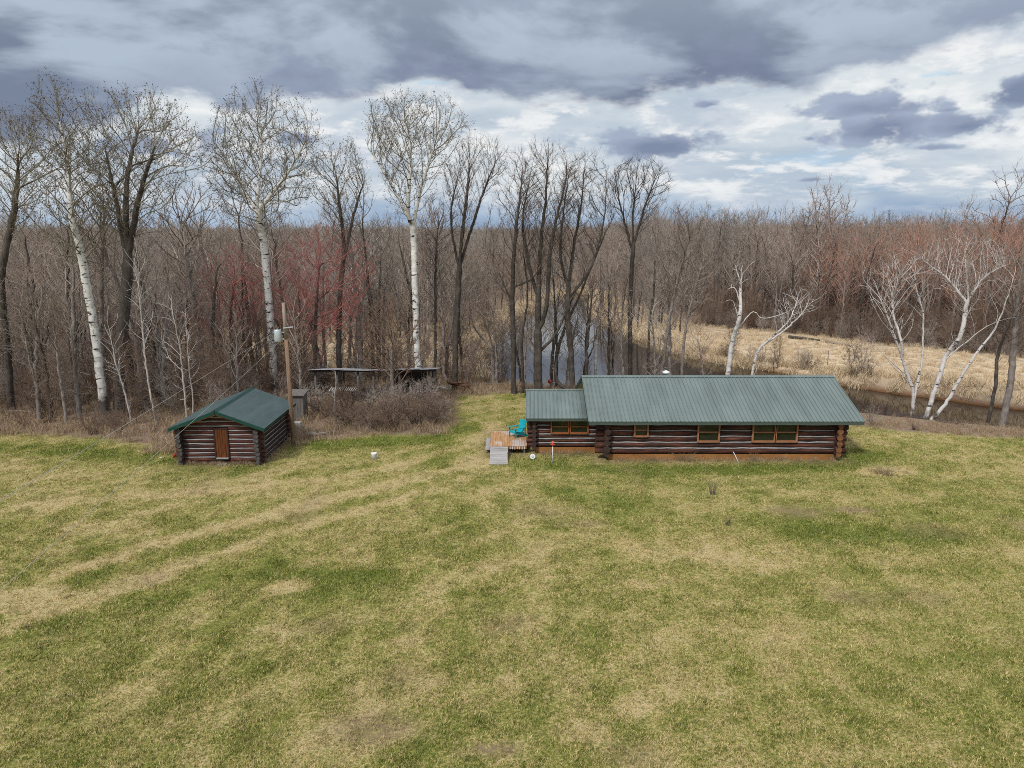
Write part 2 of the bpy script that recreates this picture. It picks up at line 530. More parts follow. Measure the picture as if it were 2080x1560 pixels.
l0 = mix(nt, .22, l0, vor, 'OVERLAY')
s0 = mix(nt, MR(nt, noise(nt, scl(nt, p, (1, 2.2, 1)), 1.3, 6, .7), .3, .72), (.42, .31, .19), (.70, .58, .42))
col = mix(nt, lit, lawn, l0)
col = mix(nt, M(nt, 'MULTIPLY', stw, MR(nt, n1, .28, .5)), col, s0)
# wet bank near the water
pz = nd(nt, 'ShaderNodeSeparateXYZ', None, 2, Vector=p)
bank = MR(nt, pz, WATER_Z + .05, WATER_Z + .5, 1, 0)
col = mix(nt, bank, col, mix(nt, n2, (.06, .035, .02), (.22, .11, .05)))
setc(nt, b, col, .95, .1)
bump(nt, b, M(nt, 'ADD', n3, M(nt, 'MULTIPLY', lf, 1.2)), .7, .06)
gm.materials.append(m)
ground = put(bpy.data.objects.new('ground', gm))
tag(ground, 'rough lawn running into leaf litter and straw marsh', 'ground', kind='structure')

# water
m, nt, b = new_mat('water')
p = position(nt)
wn = noise(nt, scl(nt, p, (1, .45, 1)), 2.2, 3, .5)
setc(nt, b, (.022, .017, .012), .04, .5)
b.inputs['IOR'].default_value = 1.5
bump(nt, b, wn, .10, .05)
RP = np.array(RIVER)
wm = bpy.data.meshes.new('river')
wm.from_pydata([(-12, 55, WATER_Z), (40, 40, WATER_Z), (170, -10, WATER_Z), (170, 60, WATER_Z), (60, 90, WATER_Z), (30, 200, WATER_Z), (-12, 200, WATER_Z)], [], [(0, 1, 2, 3, 4, 5, 6)])
wm.materials.append(m)
river = put(bpy.data.objects.new('river', wm))
tag(river, 'still dark river bending behind the long log cabin', 'river', kind='structure')

# ------------------------------------------------------------------ buildings
def wall_log_x(mb, xa, xb, y, z, r, holes, m=0, mc=1):
    segs = [(xa, xb)]
    for (h0, h1, z0, z1) in holes:
        if z0 - r * .55 < z < z1 + r * .55:
            ns = []
            for a, c in segs:
                if h1 <= a or h0 >= c: ns.append((a, c)); continue
                if h0 > a: ns.append((a, h0))
                if h1 < c: ns.append((h1, c))
            segs = ns
    for a, c in segs:
        if c - a > .05: mb.log((a, y, z), (c, y, z), r, m, mc)
    return segs

def chink_x(mb, xa, xb, y, z, holes, r=.05):
    segs = [(xa, xb)]
    for (h0, h1, z0, z1) in holes:
        if z0 - .02 < z < z1 + .02:
            ns = []
            for a, c in segs:
                if h1 <= a or h0 >= c: ns.append((a, c)); continue
                if h0 > a: ns.append((a, h0))
                if h1 < c: ns.append((h1, c))
            segs = ns
    for a, c in segs:
        k = max(2, int((c - a) / .45))
        pts = [(a + (c - a) * i / k, y + random.uniform(-.008, .008), z + random.uniform(-.016, .016)) for i in range(k + 1)]
        mb.tube(pts, [r * random.uniform(.72, 1.12) for _ in pts], 8)

def add_window(root, px0, py0, px1, py1, Y, fr, name='window', label=None, bars=True):
    """frame butted round a dark pane with one meeting rail; Y = wall face"""
    a, c = onY(px0, py0, Y), onY(px1, py1, Y)
    x0, x1, z1, z0 = a[0], c[0], a[2], c[2]
    w = .085
    mb = MB()
    y0, y1 = Y - .06, Y + .10
    mb.box(x0, x0 + w, y0, y1, z0, z1); mb.box(x1 - w, x1, y0, y1, z0, z1)
    mb.box(x0 + w, x1 - w, y0, y1, z1 - w, z1); mb.box(x0 + w, x1 - w, y0 - .03, y1, z0, z0 + w)
    wo = mb.build(name, [fr], root)
    if label: wo['label'] = label
    mb = MB(); mb.box(x0 + w, x1 - w, Y - .01, Y + .05, (z0 + z1) / 2 - .035, (z0 + z1) / 2 + .035)
    mb.build('meeting_rail', [fr], wo)
    mb = MB(); mb.box(x0 + w, x1 - w, Y + .055, Y + .075, z0 + w, z1 - w)
    mb.build('pane', ['window_glass'], wo)
    return (x0, x1, z0, z1)

def rib_roof(root, e0, e1, r1, r0, th, ribs, mat, name='roof_panel'):
    """slope from eave e0-e1 up to ridge r0-r1, with raised ribs running up the slope"""
    e0, e1, r1, r0 = [np.array(p, float) for p in (e0, e1, r1, r0)]
    mb = MB()
    mb.slab(e0, e1, r1, r0, th)
    n = np.cross(e1 - e0, r0 - e0); n /= np.linalg.norm(n)
    ax = (e1 - e0) / np.linalg.norm(e1 - e0)
    if ribs:
        L = np.linalg.norm(e1 - e0)
        k = int(round(L / ribs))
        for i in range(k + 1):
            t = min(max(i / k, .012 / L), 1 - .012 / L)
            pe, pr = e0 + (e1 - e0) * t, r0 + (r1 - r0) * t
            w0, w1, hh = .03, .014, .036
            vs = []
            for q in (pe, pr):
                q = q + n * .0
                vs += [q - ax * w0 + n * .002, q - ax * w1 + n * hh, q + ax * w1 + n * hh, q + ax * w0 + n * .002]
            mb.add(vs, [(0, 4, 5, 1), (1, 5, 6, 2), (2, 6, 7, 3), (0, 1, 2, 3), (7, 6, 5, 4)])
    return mb.build(name, [mat], root)

# ---- long log cabin
cx0, cx1, cy0, cy1 = 5.2, 17.85, 39.02, 46.2
cabin = empty('log_cabin', (11.5, 42.6, 0), 'long dark log cabin with a ribbed grey-green metal roof and a low side wing', 'cabin')
FY = cy0 - .17
holes = []
def hole(px0, py0, px1, py1, Y):
    a, c = onY(px0, py0, Y), onY(px1, py1, Y)
    return (a[0], c[0], c[2], a[2])
wins_main = [(1288, 860, 1317, 887.5), (1417.5, 857.5, 1461, 898), (1529, 858, 1574.5, 898), (1576, 858, 1619, 898)]
holes = [hole(*w, FY) for w in wins_main]
mb = MB(); chk = MB()
nlog, sp, r, zb = 6, .335, .168, .36
for i in range(nlog):
    z = zb + sp * (i + .5)
    ext0 = .62 + random.uniform(-.06, .06)
    wall_log_x(mb, cx0 - ext0, cx1 + .52 + random.uniform(-.1, .1), cy0, z, r, holes)
    if i: chink_x(chk, cx0 + .17, cx1 - .17, cy0 - .116, zb + sp * i, holes, .043)
mb.build('front_wall', ['log_brown_x', 'end_dark'], cabin, True)
mb = MB()
for i in range(nlog):
    wall_log_x(mb, cx0 - .5, cx1 + .5, cy1, zb + sp * (i + .5), r, [])
mb.box(cx0, cx1, cy0 + .02, cy0 + .12, .3, 2.42, 0) if False else None
mb.build('back_wall', ['log_brown_x', 'end_dark'], cabin, True)
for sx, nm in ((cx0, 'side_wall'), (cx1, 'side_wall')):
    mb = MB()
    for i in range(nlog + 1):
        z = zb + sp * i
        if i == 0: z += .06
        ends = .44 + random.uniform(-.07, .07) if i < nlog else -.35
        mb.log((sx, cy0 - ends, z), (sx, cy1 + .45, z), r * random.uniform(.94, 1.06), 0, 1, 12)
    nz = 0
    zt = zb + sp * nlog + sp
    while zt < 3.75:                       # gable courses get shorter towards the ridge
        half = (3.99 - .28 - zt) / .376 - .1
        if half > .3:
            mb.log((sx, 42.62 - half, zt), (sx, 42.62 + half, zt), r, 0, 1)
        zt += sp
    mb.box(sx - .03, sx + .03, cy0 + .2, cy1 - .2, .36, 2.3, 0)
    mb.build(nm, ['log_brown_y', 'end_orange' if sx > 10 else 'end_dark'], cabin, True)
mb = MB(); mb.box(cx0 + .05, cx1 - .05, cy0 + .10, cy0 + .16, .36, 2.42)
mb.build('light_stop_backing', ['dark_wood'], cabin)  # unseen sheet added behind the front logs to stop light leaking through
# foundation
mb = MB(); mb.box(cx0 + .12, cx1 - .12, cy0 - .12, cy1 + .1, -.3, .34)
mb.build('foundation', ['foundation'], cabin)
# roof
rz, ry, ez, ey = 3.99, 42.65, 2.36, 38.32
rx0, rx1 = 4.12, 18.98
f = rib_roof(cabin, (rx0, ey, ez), (rx1, ey, ez), (rx1, ry, rz), (rx0, ry, rz), .07, .225, 'roof_green')
rib_roof(cabin, (rx1, 2 * ry - ey, ez), (rx0, 2 * ry - ey, ez), (rx0, ry, rz), (rx1, ry, rz), .07, .225, 'roof_green')
mb = MB()
mb.slab((rx0 - .02, ry - .17, rz - .017), (rx1 + .02, ry - .17, rz - .017), (rx1 + .02, ry, rz + .05), (rx0 - .02, ry, rz + .05), .02)
mb.slab((rx1 + .02, ry + .17, rz - .017), (rx0 - .02, ry + .17, rz - .017), (rx0 - .02, ry, rz + .05), (rx1 + .02, ry, rz + .05), .02)
mb.build('ridge_cap', ['roof_green'], cabin)
mb = MB()
mb.box(rx0 + .03, rx1 - .03, ey + .02, ey + .06, ez - .20, ez - .078)
mb.build('fascia', ['trim_grey_green'], cabin)
for xx in (rx0, rx1 - .05):
    for yy in (ey + .07, 2 * ry - ey - .07):
        mb = MB(); mb.beam((xx + .025, yy, ez - .135), (xx + .025, ry, rz - .135), .05, .15)
        mb.build('barge_board', ['trim_dark_green'], cabin)
mb = MB()
mb.slab((rx0 + .06, ey + .07, ez - .10), (rx1 - .06, ey + .07, ez - .10), (rx1 - .06, cy0 - .1, ez + .17), (rx0 + .06, cy0 - .1, ez + .17), .03)
mb.build('soffit', ['dark_wood'], cabin)
for w in wins_main:
    add_window(cabin, *w, FY, 'frame_pale')
chk.build('chinking', ['chinking'], cabin, True)
# little white lamps under the eave
for px in (1262, 1302, 1330, 1354, 1375, 1432, 1470, 1492, 1516, 1541, 1630, 1680):
    a = onY(px, 862 if px < 1400 else 861, FY)
    mb = MB(); mb.tube([(a[0], FY - .06, 2.19), (a[0], FY - .06, 2.23), (a[0], FY - .06, 2.27)], [.03, .045, .02], 7)
    mb.build('eave_lamp', ['white_plastic'], cabin, True)
# drain pipe elbow
a = onY(1489, 918, FY - .02)
mb = MB(); mb.tube([(a[0], FY, a[2]), (a[0], FY - .1, a[2]), (a[0] + .04, FY - .18, a[2] - .08), (a[0] + .2, FY - .45, .03)], .022, 8)
mb.build('drain_pipe', ['white_plastic'], cabin, True)
# flue behind the ridge
a = onY(1353, 757, 43.6)
mb = MB(); mb.tube([(a[0], 43.6, 3.5), (a[0], 43.6, a[2] - .05)], .11, 12)
fl = mb.build('flue', ['galvanised'], cabin, True)
mb = MB(); mb.tube([(a[0], 43.6, a[2] - .04), (a[0], 43.6, a[2] + .06), (a[0], 43.6, a[2] + .14)], [.22, .22, .04], 14)
mb.build('flue_cap', ['white_plastic'], fl, True)

# side wing of the cabin
ax0, ax1, ay0, ay1 = 1.26, 5.0, 40.3, 45.0
AY = ay0 - .135
wins_an = [(1118.5, 852.5, 1157, 881), (1156.5, 852.5, 1195.5, 881)]
ah = [hole(*w, AY) for w in wins_an]
mb = MB(); chk = MB()
na, asp, ar, azb = 7, .258, .13, .36
for i in range(na):
    z = azb + asp * (i + .5)
    wall_log_x(mb, ax0 - .40 + random.uniform(-.05, .05), ax1, ay0, z, ar, ah)
    if i: chink_x(chk, ax0 + .14, ax1 - .05, ay0 - .085, azb + asp * i, ah, .045)
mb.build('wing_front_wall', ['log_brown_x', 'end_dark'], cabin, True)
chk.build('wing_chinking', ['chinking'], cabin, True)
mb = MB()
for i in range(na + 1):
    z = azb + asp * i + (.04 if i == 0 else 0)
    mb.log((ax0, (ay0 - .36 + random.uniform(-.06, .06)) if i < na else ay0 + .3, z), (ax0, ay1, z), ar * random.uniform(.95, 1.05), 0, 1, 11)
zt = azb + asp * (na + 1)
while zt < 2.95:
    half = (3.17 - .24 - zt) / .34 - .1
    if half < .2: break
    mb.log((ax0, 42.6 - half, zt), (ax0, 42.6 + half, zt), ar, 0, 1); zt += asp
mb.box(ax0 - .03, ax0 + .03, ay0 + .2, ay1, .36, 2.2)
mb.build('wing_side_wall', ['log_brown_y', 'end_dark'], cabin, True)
mb = MB(); mb.box(ax0 + .1, ax1, ay0 + .075, ay0 + .13, .36, 2.14)
mb.build('wing_light_stop', ['dark_wood'], cabin)  # added backing, out of sight, keeps light from leaking between the wing logs
mb = MB(); mb.box(ax0 + .1, ax1 + .05, ay0 - .09, ay1, -.3, .345)
mb.build('wing_foundation', ['foundation'], cabin)
wrz, wez, wey = 3.17, 2.17, 39.72
rib_roof(cabin, (.78, wey, wez), (4.62, wey, wez), (4.62, ry, wrz), (.86, ry, wrz), .06, .225, 'roof_green', 'wing_roof_panel')
rib_roof(cabin, (4.62, 45.6, wez), (.78, 45.6, wez), (.86, ry, wrz), (4.62, ry, wrz), .06, .225, 'roof_green', 'wing_roof_panel')
mb = MB()
mb.slab((.76, ry - .15, wrz - .012), (4.6, ry - .15, wrz - .012), (4.6, ry, wrz + .045), (.84, ry, wrz + .045), .02)
mb.slab((4.6, ry + .15, wrz - .012), (.76, ry + .15, wrz - .012), (.84, ry, wrz + .045), (4.6, ry, wrz + .045), .02)
mb.build('wing_ridge_cap', ['roof_green'], cabin)
mb = MB(); mb.box(.80, 4.6, wey + .02, wey + .055, wez - .165, wez - .065)
mb.build('wing_fascia', ['trim_grey_green'], cabin)
mb = MB()
mb.beam((.82, wey + .06, wez - .12), (.89, ry, wrz - .12), .05, .12)
mb.build('wing_barge_board', ['trim_dark_green'], cabin)
for w in wins_an:
    add_window(cabin, *w, AY, 'frame_orange', label='deep orange framed window of the side wing')

# ---- small log shed
sx0, sx1, sy0, sy1 = -17.88, -13.72, 38.42, 43.1
shed = empty('log_shed', (-15.7, 40.7, 0), 'small log shed with a plain dark green gable roof and an orange plank door', 'shed')
ns, ssp, sr, szb = 8, .252, .125, .1
SY = sy0 - .125
d0, d1 = onY(433, 869, SY), onY(467.5, 931, SY)
dh = [(d0[0], d1[0], -.1, d0[2])]
mb = MB(); chk = MB()
srz, sez = 3.10, 2.10
srx = -15.72
for i in range(ns + 4):
    z = szb + ssp * (i + .5)
    if z > sez:
        half = (srz - .24 - z) / .40
        if half < .25: continue
        xa, xb = srx - half, srx + half
    else:
        xa, xb = sx0 - .34 + random.uniform(-.05, .05), sx1 + .36 + random.uniform(-.06, .06)
    wall_log_x(mb, xa, xb, sy0, z, sr, dh)
    if i:
        zz = szb + ssp * i
        if zz > sez:
            half = max(.2, (srz - .15 - zz) / .40)
            chink_x(chk, srx - half, srx + half, sy0 - .088, zz, dh, .045)
        else:
            chink_x(chk, sx0 + .13, sx1 - .13, sy0 - .085, zz, dh, .040)
mb.build('front_wall', ['log_red_x', 'end_grey'], shed, True)
mb = MB()
for i in range(ns + 4):
    z = szb + ssp * (i + .5)
    if z > sez:
        half = (srz - .24 - z) / .40
        if half < .25: continue
        mb.log((srx - half, sy1, z), (srx + half, sy1, z), sr, 0, 1)
    else:
        mb.log((sx0 - .3, sy1, z), (sx1 + .3, sy1, z), sr, 0, 1)
mb.build('back_wall', ['log_red_x', 'end_grey'], shed, True)
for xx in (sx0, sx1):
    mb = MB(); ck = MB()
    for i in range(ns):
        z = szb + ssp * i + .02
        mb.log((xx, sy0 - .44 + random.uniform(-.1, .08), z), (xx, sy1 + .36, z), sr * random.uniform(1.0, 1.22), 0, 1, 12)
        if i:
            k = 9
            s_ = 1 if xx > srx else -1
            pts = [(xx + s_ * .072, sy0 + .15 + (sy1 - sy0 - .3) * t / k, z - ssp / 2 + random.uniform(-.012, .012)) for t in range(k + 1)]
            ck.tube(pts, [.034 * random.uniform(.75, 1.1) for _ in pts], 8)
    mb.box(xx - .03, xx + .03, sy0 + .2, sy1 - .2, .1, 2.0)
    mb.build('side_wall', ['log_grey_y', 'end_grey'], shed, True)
    ck.build('side_chinking', ['chinking'], shed, True)
chk.build('front_chinking', ['chinking'], shed, True)
mb = MB(); mb.box(sx0 + .05, sx1 - .05, sy0 + .07, sy0 + .12, .1, 2.1)
mb.build('light_stop_backing', ['dark_wood'], shed)  # hidden sheet added behind the shed front to block light leaks
mb = MB(); mb.box(sx0 + .05, sx1 - .05, sy0 - .11, sy1 + .1, -.3, .10)
mb.build('sill_base', ['stone_base'], shed)
# door of vertical planks
mb = MB()
k = 5
for i in range(k):
    w = (d1[0] - d0[0] - .14) / k
    xa = d0[0] + .07 + i * w
    mb.box(xa + .006, xa + w - .006, SY - .02, SY + .03 + .004 * (i % 2), d1[2] + .06, d0[2] - .1)
door = mb.build('door', ['door_orange'], shed)
mb = MB()
mb.box(d0[0], d0[0] + .065, SY - .04, SY + .12, d1[2], d0[2]); mb.box(d1[0] - .065, d1[0], SY - .04, SY + .12, d1[2], d0[2])
mb.box(d0[0] + .065, d1[0] - .065, SY - .04, SY + .12, d0[2] - .09, d0[2])
mb.build('door_frame', ['door_frame'], shed)
mb = MB(); mb.box(d0[0] + .065, d1[0] - .065, SY - .09, SY + .1, d1[2] - .02, d1[2] + .05)
mb.build('threshold', ['stone'], shed)
ry0, ry1 = 37.78, 43.62
rib_roof(shed, (-13.14, ry0, sez + .03), (-13.14, ry1, sez + .03), (srx, ry1, srz), (srx, ry0, srz), .05, 0, 'roof_dark_green')
rib_roof(shed, (-18.30, ry1, sez + .03), (-18.30, ry0, sez + .03), (srx, ry0, srz), (srx, ry1, srz), .05, 0, 'roof_dark_green')
mb = MB()
mb.slab((srx + .16, ry0 - .01, srz - .05), (srx + .16, ry1 + .01, srz - .05), (srx, ry1 + .01, srz + .025), (srx, ry0 - .01, srz + .025), .015)
mb.slab((srx - .16, ry1 + .01, srz - .05), (srx - .16, ry0 - .01, srz - .05), (srx, ry0 - .01, srz + .025), (srx, ry1 + .01, srz + .025), .015)
mb.build('ridge_cap', ['trim_dark_green'], shed)
for yy in (ry0 + .02, ry1 - .02):
    for ex in (-13.16, -18.28):
        mb = MB(); mb.beam((ex, yy, sez - .085), (srx, yy, srz - .115), .05, .17, up=(0, 0, 1))
        mb.build('barge_board', ['trim_green'], shed)
for ex in (-13.19, -18.29):
    mb = MB(); mb.box(ex, ex + .04, ry0 + .05, ry1 - .05, sez - .13, sez - .03)
    mb.build('eave_board', ['trim_dark_green'], shed)
for ex in (-13.3, -18.15):
    mb = MB(); mb.beam((ex, ry0 + .12, sez - .10), (srx, ry0 + .12, srz - .25), .10, .06)
    mb.build('gable_rafter', ['deck_edge'], shed)

# ---- deck with ramp and step
deck = empty('deck', (0, 41.6, 0), 'weathered tan plank deck at the left end of the cabin', 'deck')
dz = .50
dx0, dx1, dy0, dy1 = -1.24, .84, 40.0, 43.1
mb = MB()
n = 15
for i in range(n):
    w = (dx1 - dx0) / n
    mb.box(dx0 + i * w + .004, dx0 + (i + 1) * w - .004, dy0 + random.uniform(-.01, .01), dy1 + random.uniform(-.03, .03), dz - .035, dz + random.uniform(-.004, .004), 0)
mb.build('deck_boards', ['deck_wood'], deck)
mb = MB()
mb.box(dx0 + .02, dx1 - .02, dy0 + .02, dy0 + .06, dz - .19, dz - .04); mb.box(dx0 + .02, dx0 + .06, dy0 + .06, dy1 - .06, dz - .19, dz - .04)
mb.box(dx0 + .02, dx1 - .02, dy1 - .06, dy1 - .02, dz - .19, dz - .04)
mb.build('rim_joist', ['deck_edge'], deck)
for x in (-1.1, -.2, .7):
    for y in (40.07, 42.85):
        mb = MB(); mb.box(x - .045, x + .045, y, y + .09, -.05, dz - .04)
        mb.build('post', ['weathered_wood'], deck)
mb = MB()
for i in range(7):
    x = -.12 + i * .135
    mb = MB(); mb.box(x, x + .035, dy0 - .012, dy0 + .018, dz - .19 - .01 * (i % 3), dz - .04)
    mb.build('skirt_slat', ['white_paint'], deck)
mb = MB()
n = 9
for i in range(n):
    t0, t1 = i / n, (i + .95) / n
    y0_, y1_ = dy0 - .03 - 1.95 * t0, dy0 - .03 - 1.95 * t1
    z0_, z1_ = dz - .03 - .42 * t0, dz - .03 - .42 * t1
    xa, xb = -1.24 + .03 * random.random(), -.27 + .05 * random.random()
    mb.slab((xa, y1_, z1_), (xb, y1_, z1_), (xb, y0_, z0_), (xa, y0_, z0_), .035)
mb.build('ramp', ['grey_plank'], deck, False)['label'] = 'grey plank ramp at the front of the deck'
mb = MB()
mb.box(-1.52, -1.27, 40.15, 42.55, .20, .25); mb.box(-1.50, -1.46, 40.2, 40.3, -.05, .2); mb.box(-1.50, -1.46, 42.4, 42.5, -.05, .2)
mb.build('step', ['grey_plank'], deck)['label'] = 'grey plank step along the left side of the deck'

# ---- armchair on the deck (seat points to the left, turned a little to the camera)
chair = empty('garden_chair', (.36, 41.95, dz), 'turquoise slatted garden armchair standing on the deck', 'chair')
chair.rotation_euler = (0, 0, 0)
def ch(fn, name, mat='chair_teal'):
    mb = MB(); fn(mb)
    o = mb.build(name, [mat], None)
    o.parent = chair
    return o
def seat(mb):
    for i in range(6):
        t = i / 6
        x = -.38 + t * .52
        mb.beam((x, -.27, .37 - .12 * t), (x, .27, .37 - .12 * t), .075, .024)
    mb.box(-.43, -.405, -.28, .28, .27, .38)
def back(mb):
    for i in range(7):
        y = -.25 + i * .083
        top = .98 - .9 * (y * y)
        mb.beam((.13, y * .85, .22), (.42, y * 1.1, top), .022, .075, up=(0, 1, 0))
    mb.beam((.30, -.26, .62), (.30, .26, .62), .03, .06)
def side(s):
    def f_(mb):
        y = s * .30
        mb.box(-.44, -.36, y - .015, y + .015, 0, .555)                     # front leg
        mb.beam((-.40, y * .93, .33), (.50, y * .93, .03), .03, .11)        # stringer / rear leg
        mb.beam((-.52, y * 1.08, .575), (.32, y * 1.02, .575), .13, .025)   # arm
        mb.box(.26, .32, y - .014, y + .014, .15, .562)
    return f_
ch(seat, 'seat'); ch(back, 'backrest')
for s in (-1, 1):
    ch(side(s), 'arm_and_leg')
chair.rotation_euler = (0, 0, R(36))

# ---- things lying about
mb = MB()
o = empty('bucket', tuple(onZ(760, 933)), 'white plastic bucket standing alone on the lawn between shed and deck', 'bucket')
mb.tube([(o.location.x, o.location.y, 0.0), (o.location.x, o.location.y, .33), (o.location.x, o.location.y, .37)], [.135, .155, .16], 16)
mb.build('bucket_body', ['white_plastic'], o, True)
mb = MB()
l_ = o.location
mb.tube([(l_.x + .165 * math.cos(a), l_.y - .03 - .10 * abs(math.sin(a)), .33 - .10 * math.sin(a)) for a in np.linspace(0, math.pi, 9)], .006, 5)
mb.build('handle', ['dark_metal'], o)

p0 = onZ(1122, 941)
st = empty('marker_stake', p0, 'white stake with a red top standing in front of the cabin wing', 'stake')
mb = MB(); mb.tube([(p0[0], p0[1], -.1), (p0[0] + .01, p0[1], .98)], .022, 8); mb.build('rod', ['white_paint'], st, True)
mb = MB()
mb.tube([(p0[0] + .01, p0[1], .97), (p0[0] + .01, p0[1], 1.22)], .045, 8); mb.tube([(p0[0] - .12, p0[1], 1.08), (p0[0] + .13, p0[1], 1.06)], .03, 8)
mb.tube([(p0[0] - .05, p0[1] + .02, 1.2), (p0[0] + .07, p0[1] + .02, 1.22)], .03, 8)
mb.build('red_top', ['red_orange'], st, True)

p0 = onZ(1082, 934)
dsh = empty('round_lid', p0, 'round white lid leaning by the corner of the cabin wing', 'lid')
mb = MB(); mb.tube([(p0[0], p0[1] + .03, .17), (p0[0], p0[1], .19), (p0[0], p0[1] - .03, .2)], [.12, .15, .135], 18); mb.build('lid_disc', ['white_plastic'], dsh, True)
mb = MB(); mb.tube([(p0[0], p0[1] - .035, .2), (p0[0], p0[1] - .05, .205)], [.07, .05], 12); mb.build('boss', ['galvanised'], dsh, True)

p0 = onZ(356, 930)
rt = empty('gas_can', p0, 'red can with a dark spout lying at the left corner of the shed', 'can')
mb = MB(); mb.tube([(p0[0] - .02, p0[1], .0), (p0[0] - .02, p0[1], .2), (p0[0] - .02, p0[1], .26)], [.095, .10, .04], 10); mb.build('can_body', ['red_plastic'], rt, True)
mb = MB(); mb.tube([(p0[0] + .05, p0[1], .2), (p0[0] + .28, p0[1], .24)], [.09, .07], 8); mb.build('spout', ['dark_metal'], rt, True)

def stone(px, py, r, name, label, mat='stone', cat='stone', flat=.55):
    p = onZ(px, py)
    mb = MB(); V_, F_ = [], []
    k = 9
    for i in range(5):
        ph = math.pi * i / 4 - math.pi / 2
        for j in range(k):
            a = 2 * math.pi * j / k
            q = r * random.uniform(.8, 1.15)
            V_.append((p[0] + q * math.cos(ph) * math.cos(a), p[1] + q * math.cos(ph) * math.sin(a) * .8, r * flat * .6 + q * flat * math.sin(ph)))
    for i in range(4):
        for j in range(k):
            F_.append((i * k + j, i * k + (j + 1) % k, (i + 1) * k + (j + 1) % k, (i + 1) * k + j))
    mb.add(V_, F_)
    o = mb.build(name, [mat], None, True)
    return tag(o, label, cat)
stone(327, 931, .085, 'white_stone', 'small white round stone in the grass left of the shed', 'white_paint')
stone(181, 852, .17, 'white_bag', 'small white bag at the foot of the leaning white birch', 'white_paint', 'bag', .8)
stone(188, 851, .14, 'pale_bag', 'pale bag lying right beside the small white bag', 'white_paint', 'bag', .8)
stone(90, 856, .33, 'red_tarp', 'crumpled faded red tarp at the edge of the woods', 'rust_pile', 'tarp', .4)
p0 = onZ(452, 944)
mb = MB(); mb.box(p0[0] - .24, p0[0] + .22, p0[1] - .1, p0[1] + .12, -.02, .05)
tag(mb.build('door_stone', ['stone'], None), 'flat grey stone step in front of the orange shed door', 'stone')
stone(633, 884, .34, 'grey_stone', 'grey stone slab in the litter right of the utility pole', 'stone', 'stone', .4)
p0, p1 = onZ(640, 885), onZ(680, 879)
mb = MB(); mb.beam((p0[0], p0[1], .09), (p1[0], p1[1], .11), .13, .06)
tag(mb.build('plank', ['grey_plank'], None), 'pale plank lying in the litter at the brush edge', 'plank')
p0 = onZ(605, 868)
mb = MB(); mb.box(p0[0] - .2, p0[0] + .25, p0[1] - .2, p0[1] + .2, -.05, .22); mb.box(p0[0] - .25, p0[0] + .2, p0[1] - .18, p0[1] + .22, .225, .34)
tag(mb.build('concrete_block', ['stone'], None), 'stacked concrete blocks just behind the utility pole', 'block')

# ---- utility pole
pb = onZ(597, 904)
pole = empty('utility_pole', (pb[0], pb[1], 0), 'brown wooden utility pole with a grey transformer beside the shed', 'pole')
top = onY(575.5, 615, pb[1])
mb = MB()
mb.tube([(pb[0], pb[1], -.4), (pb[0] * .6 + top[0] * .4, pb[1], top[2] * .4), (pb[0] * .25 + top[0] * .75, pb[1], top[2] * .75)], [.135, .122, .105], 14)
mb.build('pole_shaft', ['pole_wood'], pole, True)
mb = MB()
q = (pb[0] * .25 + top[0] * .75, pb[1], top[2] * .75)
mb.tube([q, (top[0], pb[1], top[2])], [.105, .09], 14)
mb.build('pole_top', ['pole_top_wood'], pole, True)
tc = onY(566.5, 681, pb[1] - .1)
mb = MB(); mb.tube([(tc[0] - .06, tc[1], tc[2] - .36), (tc[0] - .06, tc[1], tc[2] - .32), (tc[0] - .06, tc[1], tc[2] + .28), (tc[0] - .06, tc[1], tc[2] + .33)], [.19, .21, .21, .18], 16)
tr = mb.build('transformer', ['galvanised'], pole, True)
mb = MB(); mb.box(tc[0] - .32, tc[0] + .38, tc[1] + .04, tc[1] + .09, tc[2] + .12, tc[2] + .19); mb.box(tc[0] - .32, tc[0] + .38, tc[1] + .04, tc[1] + .09, tc[2] - .26, tc[2] - .19)
mb.build('bracket', ['galvanised'], tr)
for k_ in (-.16, .02):
    mb = MB(); mb.tube([(tc[0] + k_, tc[1], tc[2] + .32), (tc[0] + k_, tc[1], tc[2] + .42), (tc[0] + k_, tc[1], tc[2] + .5)], [.05, .035, .02], 8); mb.build('bushing', ['dark_metal'], tr, True)
mb = MB(); mb.beam((top[0] - .05, pb[1] - .16, top[2] - 1.42), (top[0] + .5, pb[1] - .16, top[2] - 1.36), .06, .06); mb.build('wire_bracket', ['galvanised'], pole)

def wire(pts, rad, name, label):
    """hanging line through the given 3-D points"""
    mb = MB(); mb.tube(pts, rad, 6)
    return tag(mb.build(name, ['wire_metal'], None, True), label, 'wire')
def hang(a, b_, sag, n=28):
    a, b_ = np.array(a), np.array(b_)
    return [a + (b_ - a) * (i / n) - np.array([0, 0, 4 * sag * (i / n) * (1 - i / n)]) for i in range(n + 1)]
wa, wb = onY(556, 676, pb[1] - .2), onY(0, 1000, 15)
we = wa + (wb - wa) * 2.2
wire(hang(wa, we, .18), .0075, 'power_line', 'thin upper wire running from the utility pole down past the shed roof to the left')
wa, wb = onY(572, 690, pb[1] - .1), onY(0, 1180, 15)
we = wa + (wb - wa) * 1.55
wire(hang(wa, we, .22), .0075, 'power_line', 'thin lower wire crossing in front of the shed roof from the pole')

